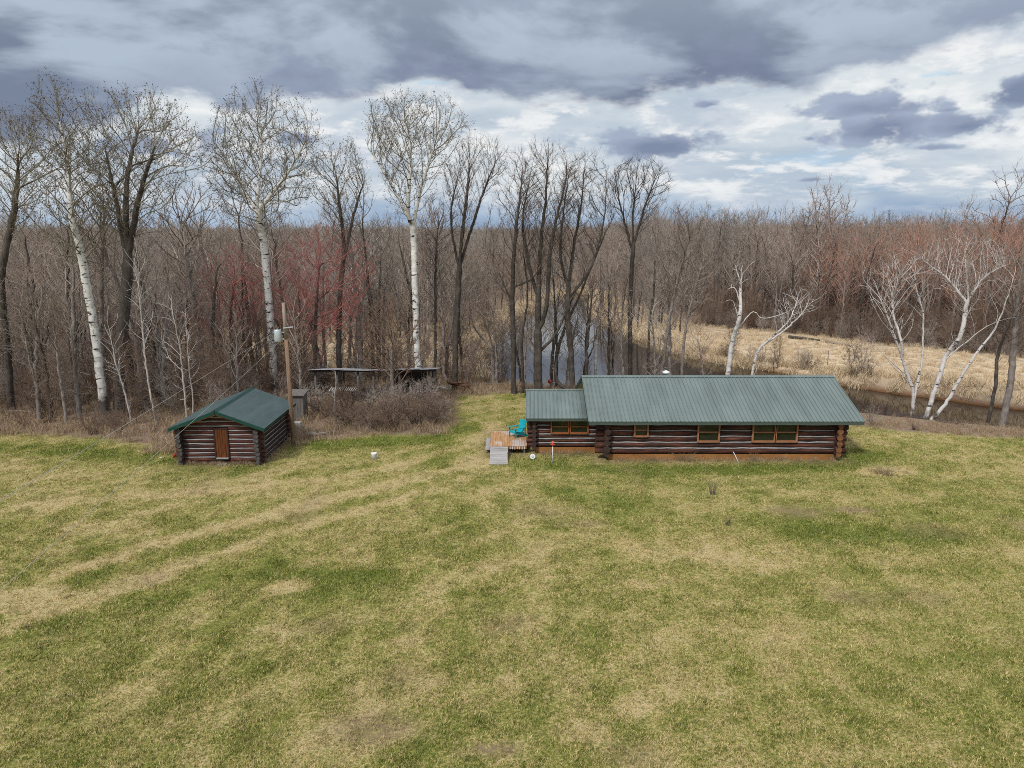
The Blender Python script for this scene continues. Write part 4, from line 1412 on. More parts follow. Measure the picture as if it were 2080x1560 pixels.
HEROES = [
 # far left
 dict(name='bare_tree', label='tall dark tree with upswept limbs at the far left edge of the woods', bx=18, Y=50.5, path=[(14, 700), (6, 560), (22, 430), (36, 330)], crown=(222, 500, 112, 30), Rb=.24, prof='vase', mt='bark_dark', mc='twig_aspen', n=700, seed=3, catkins=.5),
 dict(name='aspen_tree', label='leaning white-barked aspen with a broken limb, left of the broad dark tree', bx=209, Y=48, path=[(203, 760), (190, 680), (178, 590), (165, 490), (158, 440), (140, 330), (122, 235)], crown=(142, 540, 96, 104), Rb=.27, prof='oval', mt='bark_aspen', mc='twig_aspen', n=620, seed=5, catkins=.55, low=30),
 dict(name='bare_tree', label='broad fan-crowned dark tree beside the leaning white aspen', bx=237, Y=48.6, path=[(242, 740), (250, 620), (256, 520), (262, 440), (265, 350), (272, 260)], crown=(182, 500, 128, 272), Rb=.36, prof='fan', mt='bark_dark', mc='twig_aspen', n=1150, seed=7, catkins=.55, low=22, growup=.3, extra=[(.55, [(225, 400, .6), (190, 290, 1.2)]), (.58, [(295, 390, -.6), (330, 300, -1)])]),
 dict(name='aspen_tree', label='tallest white-barked aspen with a wide crown, rising behind the log shed', bx=558, Y=55.6, path=[(553, 700), (545, 600), (534, 490), (530, 420), (534, 330), (522, 250)], crown=(164, 470, 132, 525), Rb=.27, prof='oval', mt='bark_aspen', mc='twig_aspen', n=1150, seed=11, catkins=.5, low=18, extra=[(.68, [(480, 360, .4), (430, 290, .8)]), (.70, [(590, 350, -.5), (628, 290, -1)])]),
 dict(name='aspen_tree', label='white-barked aspen with a rounded crown standing alone against the sky, centre left', bx=852, Y=56.2, path=[(846, 690), (842, 580), (838, 470), (830, 430), (836, 340), (830, 260)], crown=(192, 445, 112, 830), Rb=.235, prof='vase', mt='bark_aspen', mc='twig_aspen', n=950, seed=13, catkins=.45, low=16, extra=[(.63, [(858, 380, -.5), (885, 300, -.8)]), (.66, [(785, 360, .4), (745, 300, .6)])]),
 dict(name='bare_tree', label='forked dark tree with drooping crown just right of the tallest aspen', bx=690, Y=58.5, path=[(688, 700), (692, 600), (698, 500), (690, 410), (686, 360)], crown=(285, 500, 66, 690), Rb=.21, prof='vase', mt='bark_dark', mc='twig_aspen', n=560, seed=17, catkins=.35, extra=[(.6, [(720, 420, .5), (735, 370, .8)])]),
 dict(name='bare_tree', label='vase-shaped tree with long swept limbs left of the cabin, nearest the pale boat', bx=925, Y=58, path=[(925, 700), (930, 600), (936, 500), (944, 430), (950, 370)], crown=(278, 500, 62, 978), Rb=.24, prof='vase', mt='bark_dark', mc='twig_dark', n=480, seed=19, aniso=1.6, growup=.5, low=40, extra=[(.62, [(965, 440, .4), (985, 380, .6), (1010, 320, .8)]), (.66, [(950, 400, -.4), (955, 330, -.6)]), (.6, [(915, 440, .5), (930, 350, .7)])]),
 dict(name='bare_tree', label='dark tree with twin trunks standing left of the cabin wing roof', bx=1043, Y=57, path=[(1043, 700), (1041, 600), (1045, 500), (1056, 400), (1062, 345)], crown=(303, 640, 66, 1056), Rb=.23, prof='fan', mt='bark_dark', mc='twig_dark', n=620, seed=23, low=120, extra=[(.0, [(1062, 790, .3), (1060, 700, .4), (1072, 600, .6), (1064, 520, .8)]), (.42, [(1015, 560, .6), (985, 500, 1.)]), (.5, [(1085, 560, -.6), (1110, 500, -1.2)])]),
 dict(name='bare_tree', label='stout tall dark tree with many upright limbs directly behind the cabin wing', bx=1094, Y=56.5, path=[(1092, 700), (1094, 600), (1098, 500), (1108, 400), (1112, 330)], crown=(286, 620, 66, 1110), Rb=.34, prof='fan', mt='bark_dark', mc='twig_dark', n=820, seed=29, low=120, growup=.35, extra=[(.3, [(1110, 620, -.4), (1118, 500, -.6), (1145, 380, -.8), (1150, 330, -.8)]), (.45, [(1075, 540, .4), (1062, 450, .8), (1075, 370, 1.)]), (.2, [(1130, 680, .6), (1170, 600, 1.2), (1200, 540, 1.5)])]),
 dict(name='bare_tree', label='dark multi-stemmed tree leaning right, behind the left end of the main roof', bx=1163, Y=57.5, path=[(1160, 720), (1152, 620), (1166, 500), (1180, 420), (1186, 350)], crown=(312, 620, 74, 1200), Rb=.26, prof='fan', mt='bark_dark', mc='twig_dark', n=820, seed=31, low=120, growup=.3, extra=[(.02, [(1130, 770, .3), (1140, 690, .5), (1180, 600, .8), (1230, 480, 1.), (1250, 440, 1.)]), (.45, [(1200, 540, -.5), (1225, 440, -.8), (1228, 360, -1.)]), (.5, [(1140, 520, .6), (1148, 420, 1.), (1160, 340, 1.2)])]),
 dict(name='bare_tree', label='slim straight dark tree with a wide top, rightmost of the tall row behind the cabin', bx=1281, Y=60, path=[(1280, 700), (1281, 600), (1284, 500), (1287, 440), (1290, 380)], crown=(322, 500, 72, 1300), Rb=.19, prof='vase', mt='bark_dark', mc='twig_dark', n=600, seed=37, low=70, extra=[(.72, [(1318, 400, .3), (1345, 340, .5)]), (.7, [(1262, 420, .3), (1250, 350, .5)])]),
 dict(name='bare_tree', label='low many-limbed tree with pale crossing branches, left of the twin trunks', bx=1003, Y=60.5, path=[(1000, 720), (990, 660), (980, 610)], crown=(560, 730, 62, 985), Rb=.15, prof='fan', mt='bark_grey', mc='twig_wood', n=260, seed=38, low=20, extra=[(.4, [(1015, 690, .4), (1040, 630, .8)]), (.5, [(965, 670, .4), (945, 610, .8)])]),
 # birches and snags
 dict(name='birch_snag', label='broken white birch snag with one long side limb over the main roof ridge', cat='dead tree', bx=1473, Y=56, path=[(1480, 745), (1490, 690), (1500, 640), (1508, 590), (1511, 545)], crown=(522, 600, 26, 1508), Rb=.18, prof='oval', mt='bark_birch', mc='twig_birch', n=26, seed=41, low=6, ntw=.25, thr=.045, step=.25, r0=.016, extra=[(.52, [(1530, 635, .3), (1552, 648, .5), (1585, 643, .6), (1620, 628, .8), (1652, 600, .9)], .055), (.62, [(1490, 612, .2), (1478, 612, .3)], .032), (.72, [(1494, 585, .1), (1480, 588, .2)], .026), (.86, [(1502, 566, .1), (1494, 536, .2)], .03), (.93, [(1522, 540, .1), (1536, 530, .2)], .03)]),
 dict(name='birch_tree', label='dead pale birch leaning far right with a fan of bleached branches beside the snag', cat='dead tree', bx=1520, Y=56.6, path=[(1535, 725), (1560, 690), (1598, 650), (1625, 610)], crown=(582, 672, 46, 1622), Rb=.10, prof='fan', mt='bark_birch', mc='twig_birch', n=230, seed=43, low=8, ntw=.4, step=.25, thr=.03, r0=.014, rtw=.01, extra=[(.55, [(1600, 670, .4), (1640, 632, .6), (1652, 600, .7)], .05), (.25, [(1545, 735, -.3), (1565, 742, -.5)], .03)]),
 dict(name='birch_snag', label='thin white snag standing in front of the river, right of the tall dark trunks', cat='dead tree', bx=1207, Y=60.5, path=[(1212, 690), (1217, 620), (1228, 570), (1242, 537)], crown=(545, 640, 22, 1232), Rb=.13, prof='oval', mt='bark_birch', mc='twig_birch', n=18, seed=47, low=10, ntw=.3, extra=[(.6, [(1206, 590, .2), (1198, 560, .2)], .03)]),
 dict(name='birch_tree', label='dead white birch clump with slender spreading stems, left of two on the right bank', cat='dead tree', bx=1856, Y=51.2, path=[(1855, 800), (1838, 740), (1827, 690), (1822, 620), (1820, 560)], crown=(508, 700, 74, 1836), Rb=.13, prof='vase', mt='bark_birch', mc='twig_birch', n=330, seed=53, low=22, ntw=.5, aniso=1.3, growup=.35, thr=.03, ltw=(.3, .8), rtw=.009, r0=.0125, step=.3, extra=[(.1, [(1868, 780, .3), (1881, 735, .5), (1884, 680, .6), (1886, 640, .7), (1873, 580, .8), (1871, 520, .8)], .10), (.4, [(1800, 650, -.4), (1782, 610, -.6)], .04), (.35, [(1790, 720, -.3), (1765, 690, -.4)], .05), (.3, [(1800, 735, -.6), (1782, 700, -.9)], .045)]),
 dict(name='birch_tree', label='dead white birch with two thick leaning trunks, right of two on the right bank', cat='dead tree', bx=1880, Y=51.0, path=[(1905, 775), (1925, 722), (1945, 680), (1960, 620), (1966, 590)], crown=(474, 640, 84, 1962), Rb=.165, prof='vase', mt='bark_birch', mc='twig_birch', n=440, seed=59, low=22, ntw=.5, aniso=1.3, growup=.35, thr=.03, ltw=(.3, .8), rtw=.009, r0=.0125, step=.3, extra=[(.02, [(1918, 815, -.3), (1945, 760, -.5), (1975, 712, -.6), (2008, 665, -.7), (2030, 610, -.7), (2050, 545, -.7)], .15), (.93, [(1930, 565, .4), (1905, 545, .6), (1890, 530, .7)], .06), (.95, [(1955, 540, -.4), (1945, 490, -.5)], .055), (.97, [(1990, 560, -.6), (2030, 535, -1.)], .055), (.5, [(1990, 660, -.8), (2040, 640, -1.2)], .05)]),
 dict(name='bare_tree', label='mossy grey tree at the far right edge beside the river', bx=2042, Y=50, path=[(2052, 780), (2062, 700), (2070, 620), (2085, 520)], crown=(480, 660, 70, 2090), Rb=.22, prof='oval', mt='bark_grey', mc='twig_wood', n=300, seed=61, low=30),
 dict(name='bare_tree', label='dark slender tree just left of the mossy grey tree at the far right edge', bx=2012, Y=50.4, path=[(2022, 780), (2032, 720), (2050, 640)], crown=(560, 720, 45, 2055), Rb=.12, prof='oval', mt='bark_dark', mc='twig_dark', n=160, seed=63, low=14),
 # red-budded maples
 dict(name='maple_tree', label='red-budded maple behind the log shed, right of the tallest aspen', cat='tree', bx=640, Y=57.5, path=[(640, 700), (645, 600), (650, 530)], crown=(440, 700, 112, 662), Rb=.17, prof='oval', mt='bark_dark', mc='twig_red', n=900, seed=67, ntw=1.7, low=20),
 dict(name='maple_tree', label='lower red-budded maple left of the tallest aspen', cat='tree', bx=470, Y=58.5, path=[(470, 720), (468, 640), (472, 580)], crown=(490, 700, 100, 462), Rb=.14, prof='oval', mt='bark_dark', mc='twig_red', n=620, seed=69, ntw=1.2, low=10),
 dict(name='maple_tree', label='small red-budded maple right of the forked dark tree', cat='tree', bx=735, Y=66, path=[(735, 700), (737, 640)], crown=(560, 720, 60, 738), Rb=.12, prof='oval', mt='bark_dark', mc='twig_red', n=360, seed=71, ntw=1.2, low=6),
 dict(name='bare_tree', label='tall tree with a lilac-grey tangle of twigs over the open shed', cat='tree', bx=800, Y=51.5, path=[(795, 740), (800, 690), (795, 650)], crown=(590, 770, 90, 790), Rb=.15, prof='oval', mt='bark_grey', mc='twig_shrub', n=760, seed=73, ntw=1.6, low=10),
 # slender trees left of and behind the cabin
 dict(name='bare_tree', label='slim dark tree left of the vase-shaped tree', bx=884, Y=58.6, path=[(884, 640), (886, 520), (890, 450)], crown=(400, 620, 42, 890), Rb=.12, prof='column', mt='bark_dark', mc='twig_dark', n=320, seed=79),
 dict(name='bare_tree', label='slim leaning tree with lichen-grey bark above the roof flue', bx=1338, Y=59.5, path=[(1352, 700), (1362, 640), (1380, 560), (1400, 470)], crown=(415, 640, 48, 1385), Rb=.13, prof='column', mt='bark_grey', mc='twig_wood', n=420, seed=89, low=30),
 dict(name='bare_tree', label='slender pale trunk right of the roof flue, leaning right', bx=1382, Y=59, path=[(1390, 690), (1402, 620), (1425, 540)], crown=(470, 660, 42, 1420), Rb=.11, prof='column', mt='bark_grey', mc='twig_wood', n=320, seed=97, low=20),
 dict(name='bare_tree', label='thin upright tree between the broad-topped slim tree and the roof flue', bx=1318, Y=61, path=[(1318, 680), (1328, 590), (1332, 520)], crown=(430, 620, 40, 1335), Rb=.10, prof='column', mt='bark_dark', mc='twig_wood', n=320, seed=101, low=20),
 # pale saplings in front of the woods
 dict(name='poplar_sapling', label='pair of thin pale poplar stems rising behind the left eave of the shed', cat='sapling', bx=375, Y=46.5, path=[(372, 770), (366, 700), (352, 620)], crown=(580, 790, 48, 360), Rb=.065, prof='oval', mt='bark_pale', mc='twig_birch', n=90, seed=103, low=14, ntw=.5, thr=.03, extra=[(.0, [(388, 830, .3), (378, 740, .4), (372, 660, .4), (370, 610, .4)])]),
 dict(name='poplar_sapling', label='thin pale sapling leaning left, between the broad dark tree and the shed', cat='sapling', bx=262, Y=46.5, path=[(252, 790), (236, 740), (222, 670)], crown=(610, 790, 36, 226), Rb=.055, prof='oval', mt='bark_pale', mc='twig_birch', n=60, seed=107, low=10, ntw=.5, thr=.03),
 dict(name='poplar_sapling', label='thin straight pale sapling midway between the leaning sapling and the shed', cat='sapling', bx=312, Y=47, path=[(300, 770), (290, 700), (277, 580)], crown=(470, 760, 36, 275), Rb=.06, prof='column', mt='bark_pale', mc='twig_birch', n=80, seed=109, low=10, ntw=.5, thr=.03),
 dict(name='poplar_sapling', label='spindly grey sapling in the brush in front of the open shed', cat='sapling', bx=676, Y=46.8, path=[(679, 830), (683, 790)], crown=(735, 830, 16, 684), Rb=.04, prof='oval', mt='bark_pale', mc='twig_birch', n=16, seed=113, low=4, ntw=.4, thr=.025),
]
for h in HEROES:
    h = dict(h); h.setdefault('cat', 'tree')
    if h['mc'] != 'twig_birch': h['n'] = int(h.get('n', 700) * (1.5 if h['mc'] == 'twig_aspen' else 1.75)); h['sub2'] = .9
    else: h['sub2'] = .5
    hero(**h)

# ------------------------------------------------------------------ a kit of ordinary woodland trees, copied for the ones farther in
def kit_tree(seed, ht, Rr, prof, Rb, n, lod=1, zb=.35, ntw=.75, step=.5, kill=.7, rtw=.0125, r0=.018, ltw=(.4, 1.1), lean=.06, fork=False, sub2=.55):
    g = np.random.default_rng(seed)
    lx, ly = g.normal(0, lean, 2) * ht
    P = [(0, 0, -.3), (lx * .15, ly * .15, ht * .3), (lx * .5, ly * .5, ht * .55), (lx, ly, ht * .8)]
    A = crown_points(g, n, P + [(lx * 1.2, ly * 1.2, ht)], ht * zb, ht, Rr, prof, 1.0, .4)
    low = int(n * .10)
    z = g.uniform(.12, zb, low) * ht; th = g.uniform(0, 6.28, low); rr = Rr * .6 * g.random(low)
    A = np.concatenate([A, np.stack([rr * np.cos(th), rr * np.sin(th), z], 1)])
    stems = [(P, -1)]
    if fork:
        q = resample(P, step); at = int(len(q) * .25)
        s = g.uniform(-1, 1, 2)
        stems.append(([q[at], q[at] + np.array([s[0] * .8, s[1] * .8, ht * .15]), q[at] + np.array([s[0] * 1.6, s[1] * 1.6, ht * .45])], at))
    pos, par, nt_ = grow(g, stems, A, step, kill, step * 8, .28, .9, ht * .12, .4, .25)
    return (g,) + (tree_edges(g, pos, par, nt_, Rb, r0, ntw, ltw, rtw, sub2=sub2),)

KIT = []
for i in range(12):
    ht = (13.5, 15, 12, 16, 14, 11.5, 15.5, 13, 14.5, 12.5, 16.5, 10.5)[i]
    prof = ('oval', 'vase', 'fan', 'column', 'oval', 'vase')[i % 6]
    g, (E, T, K) = kit_tree(200 + i, ht, (2.6, 2.9, 3.2, 1.8, 2.4, 2.7)[i % 6], prof, (.17, .20, .19, .15, .16, .16)[i % 6], 360, 1, (.3, .35, .4, .25, .3, .4)[i % 6], fork=i % 3 == 1)
    KIT.append((tree_meshes(E, T, K, np.zeros(3), 'bark_grey' if i % 2 else 'bark_dark', 'twig_wood', .05, 1), ht))

KROOT = {}
def plant_tree(k, x, y, s, rz, label, group, name='woodland_tree', crown_mat=None, cat='tree'):
    key = (k, crown_mat)
    if key not in KROOT:
        r = bpy.data.objects.new(name, None); r.empty_display_size = .2
        COL.objects.link(r)
        (a, b), ht = KIT[k]
        if crown_mat:
            b = b.copy(); b.materials[0] = MAT[crown_mat]
        put(bpy.data.objects.new('trunk', a), r); put(bpy.data.objects.new('crown', b), r)
        KROOT[key] = r; new = r
    else:
        src = KROOT[key]
        new = src.copy(); COL.objects.link(new); new.name = name
        for c in src.children:
            d = c.copy(); COL.objects.link(d); d.parent = new
    new.location = (x, y, tz(x, y)); new.rotation_euler = (0, 0, rz); new.scale = (s, s, s * rng.uniform(.92, 1.08))
    return tag(new, label, cat, group)

g = np.random.default_rng(77)
def lawn_sd(x, y):
    return float(poly_sd(LAWN, np.array([x]), np.array([y]))[0])
def riv_sd(x, y):
    return float(poly_sd(RIVER, np.array([x]), np.array([y]))[0])
def poisson(n, gen, dmin, ok, pts=None):
    pts = [] if pts is None else pts
    out = []
    for _ in range(n * 40):
        if len(out) >= n: break
        x, y = gen()
        if not ok(x, y): continue
        if all((x - a) ** 2 + (y - b) ** 2 > dmin ** 2 for a, b in pts):
            pts.append((x, y)); out.append((x, y))
    return out

# dark trunks along the front of the left woods, each placed
FRONT = [(100, 47.6, 0, .78, 'slim dark forked tree in the front row of woods, right of the edge tree'),
         (128, 46.8, 5, .72, 'slender dark tree close left of the leaning white aspen'),
         (78, 50.5, 4, .82, 'dark tree standing a little back between the edge tree and the forked slim tree'),
         (-20, 48, 3, .85, 'dark tree partly cut off by the left picture edge'),
         (330, 51, 7, .75, 'dark bare tree behind the pale saplings left of the shed roof'),
         (432, 53, 8, .8, 'dark bare tree rising behind the ridge of the log shed'),
         (612, 50.5, 9, .72, 'leaning multi-limbed dark tree right behind the utility pole'),
         (1190, 58.6, 0, .8, 'dark trunk between the leaning multi-stemmed tree and the thin white snag'),
         (1245, 61, 4, .62, 'low bushy tree over the river between the white snag and the slim straight tree'),
         (418, 61, 1, 1.13, 'tall dark bare tree against the sky between the broad-crowned tree and the tallest aspen'),
         (462, 64, 7, 1.12, 'bare tree topping the skyline just left of the tallest aspen'),
         (592, 62, 4, 1.14, 'bare tree topping the skyline just right of the tallest aspen'),
         (762, 64, 10, 1.02, 'bare tree topping the skyline left of the rounded white aspen'),
         (735, 60, 1, 1.0, 'dark bare tree between the forked tree and the rounded white aspen'),
         (905, 62, 3, 1.02, 'bare tree topping the skyline just right of the rounded white aspen'),
         (325, 60, 10, .98, 'bare tree topping the skyline under the right side of the broad-crowned tree'),
         (1360, 63, 1, .92, 'bare tree reaching the skyline right of the slim wide-topped tree'),
         (1430, 58, 5, .55, 'small bare tree left of the broken birch snag'),
         (1010, 60, 7, .6, 'small dark tree deeper by the water, between the many-limbed tree and the twin trunks')]
for px, Y, k, s, lab in FRONT:
    x = onY(px, 800, Y)[0]
    plant_tree(k, x, Y, s, g.uniform(0, 6.28), lab, None)

taken = [(onY(h['bx'], 800, h['Y'])[0], h['Y']) for h in HEROES] + [(-9.5, 55), (-12, 54), (-7, 55)]
ASP = [(onY(h['bx'], 800, h['Y'])[0], h['Y']) for h in HEROES if h['name'] == 'aspen_tree']
def in_front(x, y):
    return any(y < Y_ + .5 and abs(x - X_ * y / Y_) < 1.5 for X_, Y_ in ASP)
ok_left = lambda x, y: not in_front(x, y) and lawn_sd(x, y) > 2.2 and riv_sd(x, y) > 2.5 and not (-16 < x < -4 and 46 < y < 57.5) and (x < -3 or y < 66)
for x, y in poisson(62, lambda: (g.uniform(-46, -3), g.uniform(48, 66)), 1.6, ok_left, taken):
    plant_tree(int(g.integers(0, 12)), x, y, g.uniform(.55, .9) * (1.3 if g.random() < .3 else 1), g.uniform(0, 6.28), 'bare grey-brown tree in the thick of the woods behind the log shed', 'bare trees crowding the woods behind the shed')
ok_l2 = lambda x, y: riv_sd(x, y) > 2 and x < -2
for x, y in poisson(44, lambda: (g.uniform(-64, -4), g.uniform(66, 92)), 2.6, ok_l2, taken):
    plant_tree(int(g.integers(0, 12)), x, y, g.uniform(.72, 1.16), g.uniform(0, 6.28), 'bare tree standing over straw-coloured marsh grass deep behind the left woods', 'bare trees over the left marsh grass')
# trees on the near bank behind the cabin
ok_b = lambda x, y: .8 < riv_sd(x, y) < 5.5 and lawn_sd(x, y) > .8
for x, y in poisson(12, lambda: (g.uniform(-2, 11.5), g.uniform(54, 63)), 1.1, ok_b, taken):
    plant_tree(int(g.integers(0, 12)), x, y, g.uniform(.5, .86), g.uniform(0, 6.28), 'bare tree on the near river bank behind the cabin roof', 'bare trees on the bank behind the cabin')
# first rows of the wood across the river
FE = np.array(FAR_EDGE)
def far_front():
    t = g.random() * (len(FE) - 1.001); i = int(t); f_ = t - i
    p = FE[i] * (1 - f_) + FE[i + 1] * f_
    d = g.uniform(0.5, 16)
    return p[0] + d * .62, p[1] + d * .78
for x, y in poisson(100, far_front, 2.3, lambda x, y: x < 72 + 0, taken):
    rust = x > 42 and g.random() < .75
    plant_tree(int(g.integers(0, 12)), x, y, g.uniform(.78, 1.08), g.uniform(0, 6.28),
               'rust-tinted bare tree fronting the wood across the river, behind the dead birches' if rust else 'bare grey-brown tree at the front of the wood across the straw meadow',
               'rust-tinted trees across the river' if rust else 'bare trees fronting the wood across the meadow', crown_mat='twig_rust' if rust else None)

for x, y in poisson(26, lambda: (g.uniform(14, 27), g.uniform(100, 152)), 2.2, lambda x, y: riv_sd(x, y) > 1.0 and x < 15 + (152 - y) * .2, taken):
    plant_tree(int(g.integers(0, 12)), x, y, g.uniform(.5, .85), g.uniform(0, 6.28), 'bare tree on the far shore of the upper river, between water and straw meadow', 'bare trees along the upper far shore')

# ------------------------------------------------------------------ scatter (uncountable growth): one object each
def scatter(name, pts, rot, sc_, idx, protos, label, cat, cov=None):
    col = bpy.data.collections.new(name + '_kit')
    for i, (me, nm) in enumerate(protos):
        o = bpy.data.objects.new('%s_%02d' % (nm, i), me)
        col.objects.link(o)
    me = bpy.data.meshes.new(name)
    n = len(pts)
    me.vertices.add(n); me.vertices.foreach_set('co', np.asarray(pts, np.float32).ravel())
    a = me.attributes.new('rot', 'FLOAT_VECTOR', 'POINT'); a.data.foreach_set('vector', np.asarray(rot, np.float32).ravel())
    a = me.attributes.new('scl', 'FLOAT', 'POINT'); a.data.foreach_set('value', np.asarray(sc_, np.float32))
    a = me.attributes.new('pick', 'INT', 'POINT'); a.data.foreach_set('value', np.asarray(idx, np.int32))
    if cov is not None:
        a = me.attributes.new('cover', 'FLOAT_COLOR', 'POINT'); a.data.foreach_set('color', np.asarray(cov, np.float32).ravel())
    ng = bpy.data.node_groups.new(name, 'GeometryNodeTree')
    ng.interface.new_socket('Geometry', in_out='INPUT', socket_type='NodeSocketGeometry')
    ng.interface.new_socket('Geometry', in_out='OUTPUT', socket_type='NodeSocketGeometry')
    gi, go = ng.nodes.new('NodeGroupInput'), ng.nodes.new('NodeGroupOutput')
    m2p = ng.nodes.new('GeometryNodeMeshToPoints')
    iop = ng.nodes.new('GeometryNodeInstanceOnPoints')
    ci = ng.nodes.new('GeometryNodeCollectionInfo')
    ci.inputs['Collection'].default_value = col
    ci.inputs['Separate Children'].default_value = True
    ci.inputs['Reset Children'].default_value = True
    def na(nm, ty):
        q = ng.nodes.new('GeometryNodeInputNamedAttribute'); q.data_type = ty; q.inputs['Name'].default_value = nm
        return q.outputs['Attribute']
    L = ng.links.new
    L(gi.outputs[0], m2p.inputs[0]); L(m2p.outputs[0], iop.inputs['Points'])
    L(ci.outputs[0], iop.inputs['Instance'])
    iop.inputs['Pick Instance'].default_value = True
    L(na('pick', 'INT'), iop.inputs['Instance Index'])
    L(na('rot', 'FLOAT_VECTOR'), iop.inputs['Rotation'])
    L(na('scl', 'FLOAT'), iop.inputs['Scale'])
    L(iop.outputs[0], go.inputs[0])
    o = put(bpy.data.objects.new(name, me))
    md = o.modifiers.new('scatter', 'NODES'); md.node_group = ng
    return tag(o, label, cat, kind='stuff')

def rots(n, tilt=.06):
    return np.stack([g.normal(0, tilt, n), g.normal(0, tilt, n), g.uniform(0, 6.283, n)], 1)

# far woods
def joined(E, T, K, mt, mc, thr=.06):
    r = np.maximum(E[2], E[3])
    V, Q, mi = assemble([(sub(E, r > thr), 5, 0), (sub(E, (r <= thr) & (r > .025)), 4, 1), (sub(E, r <= .025), 3, 1), (T, 3, 1)])
    return mesh_np('tree', V, Q, [MAT[mt], MAT[mc]], mi)
FARK = []
for i in range(10):
    ht = (15, 13.5, 16, 14, 12.5, 15.5, 14.5, 13, 16.5, 14)[i]
    gg_, (E, T, K) = kit_tree(400 + i, ht, (3.2, 2.8, 3.4, 3.0, 2.6)[i % 5], ('oval', 'vase', 'fan', 'oval', 'vase')[i % 5], .12, 330, 2, .2, ntw=1.15, step=.6, kill=.8, rtw=.0175, r0=.024, ltw=(.5, 1.3), sub2=.7)
    FARK.append((joined(E, T, K, 'bark_grey' if i % 2 else 'bark_dark', ('twig_wood', 'twig_brown', 'twig_grey', 'twig_wood', 'twig_rust')[i % 5]), 'tree'))

def far_ok(x, y):
    ok = (poly_sd(RIVER, x, y) > 2.5) & (poly_sd(STRAW_R, x, y) > 3) & (poly_sd(LAWN, x, y) > 3)
    # behind the first rows only
    ok &= ~((y < 92) & (x < 8))
    return ok
pts = []
for (y0, y1, dsp) in ((60, 130, 3.3), (130, 210, 4.2), (210, 340, 5.2), (340, 560, 7.0), (560, 1000, 12.0), (1000, 1900, 24.0)):
    wx = .78 * y1 + 25
    X, Y = np.meshgrid(np.arange(-wx, wx, dsp), np.arange(y0, y1, dsp))
    X = X + g.uniform(-.5, .5, X.shape) * dsp; Y = Y + g.uniform(-.5, .5, X.shape) * dsp
    X, Y = X.ravel(), Y.ravel()
    k = (np.abs(X) < .78 * Y + 22) & far_ok(X, Y)
    k &= ~((X > 8) & (Y < FE[:, 1].max()) & (np.interp(X, FE[:, 0], FE[:, 1], left=1e9, right=-1e9) + 14 > Y))
    pts.append(np.stack([X[k], Y[k]], 1))
pts = np.concatenate(pts)
pz = terrain(pts[:, 0], pts[:, 1])
n = len(pts)
s = (.64 + .48 * g.random(n) ** 1.6 + .2 * (g.random(n) < .07)) * (1 + .08 * sstep(300, 900, pts[:, 1])) * np.where(pts[:, 0] > 25, 1.12, .96)
pick = np.where(g.random(n) < .86, g.integers(0, 6, n), g.integers(6, 10, n))
pick = np.where((x > -3) & (x < 19), g.integers(0, 5, n), pick)
s = s * np.where((pts[:, 0] > -6) & (pts[:, 0] < 34) & (pts[:, 1] > 158) & (pts[:, 1] < 270), .66, 1)
cl_ = fbm(pts[:, 0], pts[:, 1] * .6, 16, 777, 3) + g.normal(0, .07, n)
pick = np.array([0, 5, 1, 6, 2, 7, 3, 8])[np.clip(((cl_ - .3) / .4 * 8).astype(int), 0, 7)]
s = s * (.9 + .35 * (fbm(pts[:, 0], pts[:, 1], 22, 787, 3) - .35))
pick = np.where((pts[:, 0] > 45) & (pts[:, 1] < 170) & (g.random(n) < .6), np.where(g.random(n) < .5, 4, 9), pick)
scatter('far_woods', np.stack([pts[:, 0], pts[:, 1], pz - .1], 1), rots(n, .04), s, pick, FARK, 'leafless brown woods stretching to the horizon beyond the river', 'woods')
print('far trees', n)

# undergrowth: shrubs and saplings
def shrub(seed, ht, Rr, nst, n, mc, lod=1, step=.16, rtw=.005, ntw=1.6, ltw=(.12, .35)):
    g = np.random.default_rng(seed)
    stems = []
    for i in range(nst):
        th = 2 * np.pi * i / nst + g.uniform(-.4, .4); q = g.uniform(.3, .7) * Rr
        p0 = np.array([g.normal(0, .1), g.normal(0, .1), -.1])
        stems.append(([p0, p0 + np.array([q * .4 * np.cos(th), q * .4 * np.sin(th), ht * .35]), np.array([q * np.cos(th), q * np.sin(th), ht * g.uniform(.6, .85)])], -1))
    A = crown_points(g, n, [(0, 0, 0), (0, 0, ht)], ht * .12, ht, Rr, 'oval', 1.0, .35)
    pos, par, nt_ = grow(g, stems, A, step, step * 1.3, step * 9, .15, .6, .1, .4, .3, cap=4000)
    E, T, K = tree_edges(g, pos, par, nt_, .022, .006, ntw, ltw, rtw, thin=.03)
    return E, T, K
def shrub_mesh(seed, *a, mc='twig_shrub', **k):
    E, T, K = shrub(seed, *a, mc, **k)
    V, Q, mi = assemble([(E, 3, 0), (T, 3, 0)])
    return mesh_np('shrub', V, Q, [MAT[mc]], mi)
UG = [(shrub_mesh(500 + i, (1.2, 1.7, .8, 2.2, 1.4, 2.6)[i], (.8, .9, .7, .9, 1.1, 1.0)[i], (7, 8, 6, 7, 9, 6)[i], (120, 150, 90, 150, 150, 170)[i], mc=('twig_shrub', 'twig_wood')[i % 2], step=.2), 'shrub') for i in range(6)]
UG += [(shrub_mesh(540 + i, (4.2, 5.5, 3.4, 6.5)[i], (1.1, 1.2, 1.2, 1.3)[i], (5, 4, 6, 4)[i], (220, 260, 200, 280)[i], mc=('twig_wood', 'twig_shrub')[i % 2], step=.3, rtw=.009, ltw=(.3, .8)), 'shrub') for i in range(4)]
N = 15000
x = g.uniform(-66, 74, N); y = g.uniform(44, 112, N)
ld = poly_sd(LAWN, x, y); rd = poly_sd(RIVER, x, y)
dens = np.where(x < 0, np.where(y < 66, .26, .26), .5)
